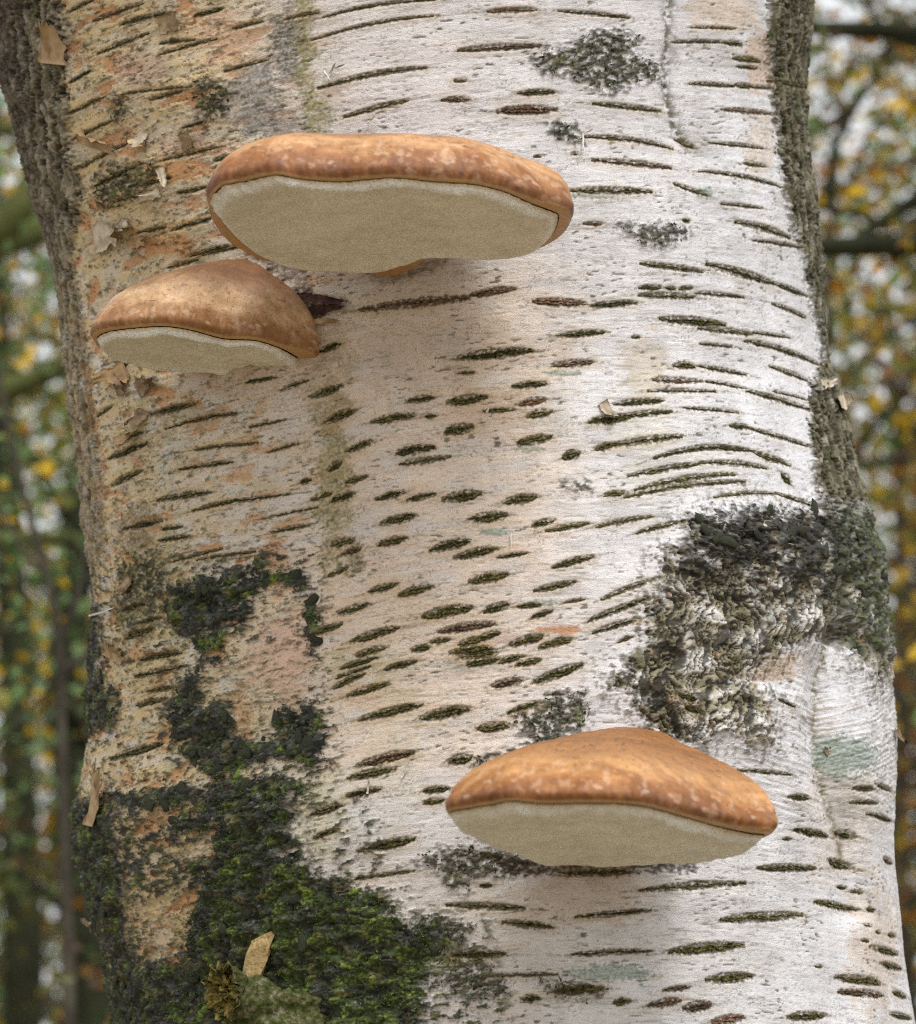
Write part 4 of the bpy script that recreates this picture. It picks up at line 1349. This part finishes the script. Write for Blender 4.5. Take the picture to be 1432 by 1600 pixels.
        C.append(p)
        n_a = fbm(sx / 18, sy / 18 + p[:, 2] * 55, seed + 14, 4)
        n_r = perlin(tpar * 150 + n_a * .6, tpar * 0 + t * 3, seed + 15)
        n_s = fbm(sx / 7, p[:, 2] * 140 + sy / 9, seed + 16, 3, .6)
        base = np.empty((NT, 3), np.float32)
        base[:] = tone['mid']
        base = mixc(base, tone['pale'], np.clip(sstep(.18, .42, t + n_a * .10) * sstep(.85, .5, t + n_a * .2) * .75 + n_a * .35, 0, 1))  # pale upper-mid band: highlight put into the cap colour, mottled by noise
        base = mixc(base, tone['dark'], np.clip(sstep(.33, .06, t + .06 * n_a) * (.75 + .6 * n_r), 0, 1) * .85)
        base = mixc(base, tone['top'], sstep(.34, .68, t + .15 * n_a) * .85 * np.ones(NT))
        base *= (1 + .22 * n_r * math.exp(-((t - .15) / .15) ** 2) + .22 * n_s + .15 * n_a)[:, None]
        band = np.sin(t * 30 + 3.2 * n_a + 2 * fr)
        base *= (1 + .08 * band * sstep(.2, .4, t))[:, None]
        scuff = sstep(.16, .30, fbm(sx / 9 + tpar * 20, p[:, 2] * 120 + sy / 14, seed + 34, 5, .62)) * math.exp(-((t - .20) / .16) ** 2)
        base = mixc(base, tone['pale'], scuff * .32)
        blot = sstep(.12, .4, fbm(sx / 26, p[:, 2] * 60 + sy / 26, seed + 35, 5, .6))
        base = mixc(base, tone['dark'], blot * .22)
        # pale flakes where the skin has come off
        f_1, f_2, f_i = worley(tpar * 62 + n_s * .35, tpar * 0 + t * 13 + .9 * n_a, seed)
        flk = sstep(.42 * f_i, .42 * f_i - .05, f_1 + .12 * n_s) * (f_i > .76) * math.exp(-((t - .18) / .14) ** 2)
        flk = np.maximum(flk, sstep(.24, .30, fbm(tpar * 70, tpar * 0 + t * 9, seed + 17, 4)) * math.exp(-((t - .28) / .16) ** 2) * .8)
        base = mixc(base, (.60, .42, .28), np.clip(flk, 0, 1) * .5)
        # hair cracks
        ck = np.abs(perlin(tpar * 14 + n_s * .15, tpar * 0 + t * 9, seed + 18))
        crkm = sstep(.022, .006, ck) * sstep(.0, .25, fbm(tpar * 9, tpar * 0 + t * 2, seed + 19, 2)) * sstep(.15, .3, t)
        ck2 = np.abs(perlin(tpar * 42 + n_s * .3, tpar * 0 + t * 16 + .5 * n_a, seed + 28))
        crkm = np.maximum(crkm, sstep(.03, .008, ck2) * sstep(.15, .4, fbm(tpar * 22, tpar * 0 + t * 5, seed + 29, 3)) * .8)
        dirt = sstep(.25, .5, fbm(tpar * 60, tpar * 0 + t * 8, seed + 30, 4, .65)) * sstep(.3, .6, t)
        base = mixc(base, (.09, .05, .026), dirt * .6)
        base = mixc(base, (.10, .045, .02), crkm * .8)
        # dark pits
        pit = sstep(.56, .66, perlin(sx / 2.2, sy / 2.2 + p[:, 2] * 450, seed + 20))
        base = mixc(base, (.10, .045, .02), pit * .55)
        # pale creamy edge at the margin itself, ochre
        base = mixc(base, (.62, .42, .20), sstep(.035, .0, t) * .8 * np.ones(NT))
        base = mixc(base, tone['rim'], sstep(.06, .0, t) * (1 - fr) * 1.0)
        cc_.append(base)
    mesh_np('cap', np.array(C).reshape(-1, 3) - off, grid_quads(NV, NT, True)[:, ::-1], M_CAP, root, np.clip(np.array(cc_), .01, .8).reshape(-1, 3))
    return root


T1 = dict(mid=(.33, .128, .033), pale=(.52, .31, .15), dark=(.11, .036, .011), top=(.25, .11, .042), rim=(.42, .24, .10))
T2 = dict(mid=(.35, .180, .070), pale=(.57, .39, .22), dark=(.20, .082, .024), top=(.13, .055, .022), rim=(.42, .24, .10))
T3 = dict(mid=(.33, .130, .031), pale=(.50, .27, .105), dark=(.13, .042, .012), top=(.27, .12, .038), rim=(.40, .22, .09))
fungus('largest bracket fungus, at the top, broad flat tan cap over wide cream pores',
       [(330, 318), (346, 293), (380, 285), (415, 277), (440, 275), (470, 281), (530, 285), (570, 282), (620, 279), (680, 285), (740, 289),
        (790, 301), (830, 319), (862, 331), (872, 338), (866, 362), (848, 382), (816, 393), (760, 399), (705, 396), (668, 393), (642, 402), (604, 414),
        (560, 419), (500, 418), (442, 409), (404, 396), (374, 375), (348, 346)],
       [(323, 310), (338, 286), (380, 276), (415, 269), (440, 267), (470, 272), (530, 276), (570, 273), (620, 270), (680, 276), (740, 279),
        (800, 293), (850, 312), (884, 322), (891, 340), (876, 368), (850, 386), (812, 399), (768, 405), (722, 402), (690, 398), (664, 406),
        (648, 419), (620, 431), (590, 432), (566, 427), (500, 423), (440, 413), (400, 403), (364, 382), (338, 352)],
       (590, 432), 12, R(0), R(-1.0), (630, 238), 30, .027, .012, .004, 3, T1, ridge=.6)
fungus('smaller bracket fungus under the top one, hoof shaped with a pointed brown hump',
       [(152, 530), (170, 519), (215, 513), (260, 511), (300, 517), (350, 530), (400, 533), (440, 546), (468, 563), (474, 571), (440, 575),
        (380, 574), (300, 572), (236, 567), (196, 558), (166, 545)],
       [(134, 518), (160, 508), (215, 503), (260, 501), (300, 506), (350, 518), (400, 521), (445, 533), (485, 550), (490, 566), (472, 577), (440, 578),
        (380, 577), (300, 575), (238, 570), (196, 561), (162, 546), (142, 532)],
       (300, 578), 8, R(0), R(2.0), (385, 403), 22, .019, .018, .004, 14, T2, rimw=.07, ridge=1.0, hubw=.005)
fungus('lowest bracket fungus, lower right, orange brown dome beneath the black burl',
       [(703, 1271), (730, 1265), (770, 1258), (800, 1253), (850, 1257), (930, 1256), (1000, 1260), (1060, 1275), (1120, 1292), (1170, 1303), (1194, 1306),
        (1180, 1315), (1140, 1330), (1090, 1338), (1000, 1342), (900, 1343), (850, 1338), (795, 1325), (747, 1305), (716, 1288)],
       [(694, 1258), (725, 1252), (770, 1246), (800, 1242), (850, 1245), (930, 1244), (1000, 1247), (1060, 1261), (1120, 1276), (1175, 1286), (1212, 1288),
        (1210, 1300), (1188, 1313), (1150, 1331), (1096, 1341), (1000, 1345), (900, 1346), (848, 1341), (790, 1328), (740, 1309), (708, 1288)],
       (950, 1346), 10, R(0), R(.5), (985, 1134), 24, .0205, .008, .004, 27, T3, ridge=.8)
print('fungi')

# ------------------------------------------------------------------ the wood behind
M_TRK = simple_mat('dark_trunk', [(.3, (.028, .024, .018)), (.55, (.062, .054, .040)), (.75, (.11, .10, .07))], 14, .9, .01, .2, .2)
M_TRKG = simple_mat('green_trunk', [(.3, (.035, .040, .014)), (.55, (.075, .085, .024)), (.75, (.12, .13, .05))], 10, .9, .01, .2, .1)
M_TRKD = simple_mat('dark_bough', [(.3, (.010, .011, .006)), (.55, (.024, .027, .012)), (.75, (.045, .05, .025))], 10, .9, .01, .2, .1)  # near-black bark tone for the dark boughs and some trunks
M_TRKL = simple_mat('grey_trunk', [(.3, (.09, .085, .08)), (.55, (.17, .16, .15)), (.75, (.26, .25, .24))], 12, .9, .01, .2, .15)
M_LEAF, nt, bs = new_mat('leaf')
a_t = attr(nt, 'tint')
nt.links.new(a_t.outputs['Color'], bs.inputs['Base Color'])
bs.inputs['Roughness'].default_value = .45
tr_ = N(nt, 'ShaderNodeBsdfTranslucent')
nt.links.new(a_t.outputs['Color'], tr_.inputs['Color'])
mx = N(nt, 'ShaderNodeMixShader')
mx.inputs[0].default_value = .5
out = nt.nodes['Material Output']
nt.links.new(bs.outputs[0], mx.inputs[1])
nt.links.new(tr_.outputs[0], mx.inputs[2])
nt.links.new(mx.outputs[0], out.inputs['Surface'])

YEL, ORG, BRN, OLV, GRN, PAL = (.56, .36, .015), (.32, .14, .015), (.10, .05, .02), (.12, .125, .02), (.055, .10, .025), (.19, .30, .11)


def tube(name, pts, rads, mat, parent, nseg=9, n=18, off=(0, 0, 0), seed=1):
    pts = np.array(pts, float)
    t = np.linspace(0, 1, len(pts))
    tt = np.linspace(0, 1, n)
    P = np.stack([np.interp(tt, t, pts[:, k]) for k in range(3)], 1)
    # soften the corners
    for _ in range(3):
        P[1:-1] = .25 * P[:-2] + .5 * P[1:-1] + .25 * P[2:]
    rd_ = np.interp(tt, np.linspace(0, 1, len(rads)), rads)
    V = tube_ring(P, rd_, nseg, .18, seed)
    tris = [((n - 1) * nseg, (n - 1) * nseg + i, (n - 1) * nseg + i + 1) for i in range(1, nseg - 1)]
    return mesh_np(name, V.reshape(-1, 3) - np.array(off), grid_quads(n, nseg, True), mat, parent, tris=tris)


def leaf_arrays(cen, size, cols, r, droop=.3):
    m = len(cen)
    d = r.normal(0, 1, (m, 3))
    d[:, 2] -= droop
    d /= np.linalg.norm(d, axis=1)[:, None]
    s = np.cross(d, r.normal(0, 1, (m, 3)))
    s /= np.linalg.norm(s, axis=1)[:, None]
    u = np.cross(d, s)
    L = (size * r.uniform(.6, 1.25, m))[:, None]
    W = L * .36
    V = np.stack([cen, cen + d * L * .5 + s * W + u * L * .08, cen + d * L, cen + d * L * .5 - s * W + u * L * .08], 1).reshape(-1, 3)
    b = np.arange(m)[:, None] * 4
    Q = np.concatenate([b, b + 1, b + 2, b + 3], 1)
    C = np.repeat(cols, 4, 0)
    return V, Q, C


def palette(m, pal, r):
    cols = np.array([p[0] for p in pal])
    w = np.array([p[1] for p in pal], float)
    i = r.choice(len(pal), m, p=w / w.sum())
    return cols[i] * r.uniform(.7, 1.3, (m, 1))


def bg_tree(name, label, base, top, r0, mat, limbs, nleaf, pal, seed, leaf=.034, spread=.5, zmin=None, crown=None, path=None):
    """trunk from base to top, limbs = list of point lists with radii, leaves round the limbs and in the crown"""
    r = np.random.default_rng(seed)
    root = empty(name, tuple(base))
    tag(root, label, 'tree', 'blurred trees behind the birch')
    base, top = np.array(base, float), np.array(top, float)
    mids = [base + (top - base) * t + np.array([r.normal(0, .05), r.normal(0, .05), 0]) * (0 if t in (0, 1) else 1) for t in (0, .15, .35, .55, .78, 1)]
    if path is not None:
        pw = [tuple(at(x, y, base[1])) for x, y in path]
        mids = [tuple(base)] + pw
        ra_ = [r0 * 1.4] + list(np.linspace(r0 * 1.15, r0 * .55, len(pw)))
        tube('trunk', mids, ra_, mat, root, 12, 40, base, seed)
        top = np.array(pw[-1])
    else:
        tube('trunk', mids, [r0 * 1.25, r0, r0 * .9, r0 * .7, r0 * .45, r0 * .12], mat, root, 12, 30, base, seed)
    cents = []
    for i, (pts, ra) in enumerate(limbs):
        tube('branch', pts, ra, mat, root, 8, 18, base, seed + i)
        pts = np.array(pts)
        t = np.linspace(0, len(pts) - 1, 14)
        cents.append(np.stack([np.interp(t, np.arange(len(pts)), pts[:, k]) for k in range(3)], 1)[3:])
    n_auto = 14 if crown is None else crown[0]
    zl = base[2] + (top[2] - base[2]) * (.3 if zmin is None else zmin)
    for i in range(n_auto):
        z = zl + (top[2] - zl) * (i + r.random()) / n_auto * .95
        p = base + (top - base) * ((z - base[2]) / (top[2] - base[2]))
        a = r.random() * 6.28
        ln = (1.1 - .8 * (z - zl) / (top[2] - zl + .01)) * (1.6 if crown is None else crown[1]) * r.uniform(.7, 1.2)
        e = p + np.array([math.cos(a) * ln, math.sin(a) * ln, ln * r.uniform(.1, .7)])
        m = (p + e) / 2 + np.array([0, 0, r.uniform(-.1, .15)])
        tube('branch', [p, m, e], [r0 * .28, r0 * .18, r0 * .05], mat, root, 6, 9, base, seed + i + 40)
        cents.append(np.stack([p + (e - p) * q for q in np.linspace(.35, 1.05, 7)]))
    if nleaf:
        cc = np.concatenate(cents)
        # leaves hang in loose clumps round the twigs
        cl = cc[r.integers(0, len(cc), max(nleaf // 30, 1))] + r.normal(0, spread * .5, (max(nleaf // 30, 1), 3))
        ci = r.integers(0, len(cl), nleaf)
        P = cl[ci] + r.normal(0, spread * .22, (nleaf, 3))
        pc = palette(len(cl), pal, r)[ci] * r.uniform(.75, 1.25, (nleaf, 1))
        V, Q, C = leaf_arrays(P, leaf, pc, r)
        f = mesh_np('foliage', V - base, Q, M_LEAF, root, C, smooth=False)
        f['kind'] = 'stuff'
    return root


def gz(x, y):
    """height of the ground: nearly flat, then a gentle wooded bank"""
    return .10 * np.sin(x * .7 + 1) * .6 + .05 * np.sin(y * 1.3) + np.clip(y - 7, 0, 60) * .085 + .06 * np.clip(np.abs(x) - 3, 0, 30)


gx, gy = np.meshgrid(np.linspace(-60, 60, 161), np.concatenate([np.linspace(-12, 14, 90), np.linspace(14.6, 90, 70)]))
gz_ = gz(gx, gy) + .04 * fbm(gx.astype(np.float32) * 2, gy.astype(np.float32) * 2, 7, 3)
M_GR = simple_mat('woodland_floor', [(.3, (.10, .082, .05)), (.48, (.22, .175, .11)), (.6, (.33, .27, .18)), (.75, (.20, .20, .11))], 9, .95, .03, .2, 0, 'Object', 8)
gr = mesh_np('ground', np.stack([gx, gy, gz_], -1).reshape(-1, 3), grid_quads(160, 161), M_GR)
gr['kind'] = 'structure'

SK = [(ORG, 2), (BRN, 1.6), (YEL, 1.8), (OLV, 4), (GRN, 4), (PAL, 2.2)]
LEFTP = [(PAL, 4), (GRN, 3.2), (OLV, 2.2), (YEL, 1.4), (ORG, .8), (BRN, .7)]
RIGHTP = [(YEL, 3), (ORG, 3.2), (BRN, 2), (OLV, 3), (GRN, 1.2), (PAL, 1.2)]


def base_of(px_, py_, Y):
    p = at(px_, py_, Y)
    return (p[0], p[1], float(gz(p[0], p[1])) - .05)


def limb(seq, Y, r_, dY=0):
    n_ = len(seq)
    return ([tuple(at(x, y, Y + dY * i / max(n_ - 1, 1))) for i, (x, y) in enumerate(seq)], [v * Y * .337e-3 / 1.53 * .5 for v in r_])


# left side
b_ = base_of(112, 1600, 4.1)
bg_tree('forked_sapling', 'slim grey sapling forking beside the lower left of the birch', b_, tuple(at(40, 640, 4.15)), .0078, M_TRK,
        [limb([(95, 1000), (118, 950), (135, 860), (150, 700)], 4.1, [16, 13, 9, 4]), limb([(98, 1045), (125, 1030), (150, 1012), (240, 980)], 4.1, [14, 12, 9, 4]),
         limb([(70, 900), (30, 850), (-20, 760)], 4.15, [9, 8, 4])], 260, LEFTP, 51, .020, .4, .6, (3, .4), [(112, 1620), (104, 1400), (97, 1200), (94, 1000), (80, 920), (56, 840), (20, 700), (-20, 500)])
b_ = base_of(36, 1600, 7.2)
bg_tree('thin_tree', 'thin dark trunk near the left picture edge, low down', b_, tuple(at(16, 300, 7.4)), .045, M_TRKD,
        [limb([(30, 1365), (80, 1400), (135, 1462), (170, 1500)], 7.0, [14, 15, 16, 14])], 2600, LEFTP, 52, .034, .5, .35, (9, .9), [(38, 1620), (34, 1400), (28, 1150), (14, 800), (-10, 400), (-30, -200)])
b_ = base_of(158, 1600, 8.5)
bg_tree('brown_tree', 'wide brown trunk partly hidden behind the birch foot on the left', b_, tuple(at(88, 900, 8.8)), .075, M_TRKD,
        [limb([(125, 1300), (100, 1180), (60, 1060), (40, 940)], 8.6, [22, 18, 12, 6])], 2400, LEFTP, 53, .036, .6, .5, (7, 1.0), [(170, 1640), (150, 1480), (126, 1330), (108, 1180), (104, 1000), (150, 600), (190, 0)])
b_ = base_of(-420, 1600, 4.6)
bg_tree('mossy_oak', 'mossy tree whose thick green bough crosses behind the birch on the left', b_, tuple(at(-480, -900, 5.0)), .14, M_TRKG,
        [limb([(-440, 760), (-200, 680), (-20, 620), (60, 592), (130, 560), (260, 470)], 4.7, [64, 48, 40, 36, 32, 18]),
         limb([(-440, 520), (-160, 430), (-20, 370), (30, 330), (60, 260), (140, 120)], 4.9, [80, 70, 66, 56, 40, 18]),
         limb([(-440, 300), (-200, 250), (-20, 205), (60, 200)], 5.1, [30, 20, 14, 8])], 2600, LEFTP, 54, .034, .5, .5, (12, 1.2))
# right side
b_ = base_of(1900, 1600, 4.9)
bg_tree('autumn_oak', 'autumn tree with dark level boughs reaching in from the right', b_, tuple(at(1980, -1100, 5.4)), .16, M_TRKD,
        [limb([(1920, 470), (1700, 395), (1500, 378), (1400, 382), (1320, 386), (1220, 384), (1120, 370)], 4.9, [70, 56, 44, 40, 36, 26, 12]),
         limb([(1700, 200), (1520, 280), (1430, 312), (1380, 345), (1340, 375)], 5.0, [40, 34, 28, 24, 14]),
         limb([(1380, 352), (1350, 336), (1310, 328), (1240, 322)], 5.0, [16, 15, 13, 8]),
         limb([(1940, 180), (1700, 90), (1520, 60), (1400, 48), (1320, 46), (1200, 40)], 5.2, [56, 46, 38, 34, 32, 20]),
         limb([(1440, 74), (1400, 62), (1360, 20), (1330, -40)], 5.2, [16, 16, 12, 8])], 4200, RIGHTP, 55, .038, 1.0, .45, (14, 1.3))
b_ = base_of(1312, 1600, 6.6)
bg_tree('young_tree', 'young leaning tree with thin crossing twigs, upper right of the birch', b_, tuple(at(1318, 100, 6.8)), .03, M_TRKD,
        [limb([(1290, 320), (1300, 230), (1340, 160), (1372, 110), (1420, 40)], 6.5, [14, 16, 15, 12, 7]), limb([(1262, 212), (1300, 190), (1340, 160)], 6.5, [15, 14, 10])],
        2600, RIGHTP, 56, .034, .45, .5, (7, .8))
b_ = base_of(1425, 1600, 9.0)
bg_tree('dark_tree', 'dark slender trunk beyond the right edge of the birch, low down', b_, tuple(at(1395, 500, 9.2)), .06, M_TRK, [], 4500, RIGHTP, 57, .036, .6, .3, (12, 1.1))
# more of the wood, to both sides and farther back
kinds = [('pale green leafy tree', LEFTP), ('yellow leaved autumn tree', [(YEL, 4), (OLV, 2), (PAL, 1)]), ('rusty orange autumn tree', RIGHTP), ('dull green tree', [(GRN, 4), (OLV, 2), (PAL, 2)])]
spots = [(-1.9, 8.2, 0), (-3.2, 6.6, 3), (-1.35, 11.5, 1), (1.35, 8.0, 2), (2.5, 7.0, 1), (1.75, 11.0, 2), (-2.6, 12.5, 0), (2.9, 12.0, 3), (-4.6, 9.5, 1),
         (4.4, 9.2, 2), (.3, 12.5, 3), (-.7, 14.5, 0), (.9, 15.0, 1)]
names = ['standing farthest left', 'close by on the left', 'in the gap left of the birch', 'in the gap right of the birch', 'close by on the right', 'behind the right boughs', 'deep in the wood on the left',
         'deep in the wood on the right', 'at the far left side', 'at the far right side', 'straight behind the birch', 'deep behind the birch, left of centre', 'deep behind the birch, right of centre']
for i, ((x, y, k), wd) in enumerate(zip(spots, names)):
    r = random.Random(i + 90)
    z0 = float(gz(x, y)) - .05
    bg_tree('woodland_tree', 'blurred ' + kinds[k][0] + ' ' + wd, (x, y, z0), (x + r.uniform(-.4, .4), y + r.uniform(-.3, .3), z0 + r.uniform(6.0, 8.0)),
            r.uniform(.05, .11), M_TRK if k != 0 else M_TRKL, [], 5200, kinds[k][1], 100 + i, .05, .75, .22, (20, 1.5))

# far wood: one mass of leaves with gaps, and leaf litter
r = np.random.default_rng(77)
m = 110000
P = np.stack([r.uniform(-9, 9, m), r.uniform(15, 24, m), np.zeros(m)], 1)
P[:, 2] = gz(P[:, 0], P[:, 1]) + r.random(m) ** 1.25 * 8.5
dn = fbm((P[:, 0] * 1.3 + P[:, 1] * .12).astype(np.float32), (P[:, 2] * 1.3).astype(np.float32), 5, 3)
P = P[dn + .30 * (1 - P[:, 2] / 9) > -.13]
fc = np.array([p[0] for p in SK])
fk = fbm((P[:, 0] * 1.6).astype(np.float32), (P[:, 2] * 1.6 + P[:, 1] * .7).astype(np.float32), 19, 3)
fi = np.argsort(np.argsort(fk + r.normal(0, .10, len(P)))) / len(P)
wc = np.cumsum([p[1] for p in SK]) / sum(p[1] for p in SK)
V, Q, C = leaf_arrays(P, .13, fc[np.minimum(np.searchsorted(wc, fi), len(fc) - 1)] * r.uniform(.6, 1.35, (len(P), 1)), r)
fw = mesh_np('far_wood', V, Q, M_LEAF, None, C, smooth=False)
tag(fw, 'distant autumn wood, blurred mass of leaves behind everything', 'woodland', kind='stuff')
m = 9000
P = np.stack([r.uniform(-5, 5, m), r.uniform(.3, 12, m), np.zeros(m)], 1)
P[:, 2] = gz(P[:, 0], P[:, 1]) + .03 + r.random(m) * .03
V, Q, C = leaf_arrays(P, .06, palette(m, [(YEL, 2), (ORG, 3), (BRN, 5)], r), r)
lt = mesh_np('leaf_litter', V, Q, M_LEAF, None, C, smooth=False)
tag(lt, 'fallen brown and yellow leaves covering the woodland floor', 'leaves', kind='stuff')
m = 9000
P = np.stack([r.uniform(-5, 5, m), r.uniform(6.5, 13, m), np.zeros(m)], 1)
P[:, 2] = gz(P[:, 0], P[:, 1]) + r.random(m) ** 1.6 * 1.6
dn = fbm((P[:, 0] * 1.2).astype(np.float32), (P[:, 1] * 1.2).astype(np.float32), 15, 2)
P = P[dn > -.1]
V, Q, C = leaf_arrays(P, .06, palette(len(P), [(OLV, 3), (YEL, 2), (BRN, 3), (GRN, 3)], r), r)
us = mesh_np('undergrowth', V, Q, M_LEAF, None, C, smooth=False)
tag(us, 'low bushes and bracken in autumn colours under the trees', 'undergrowth', kind='stuff')
print('all built')
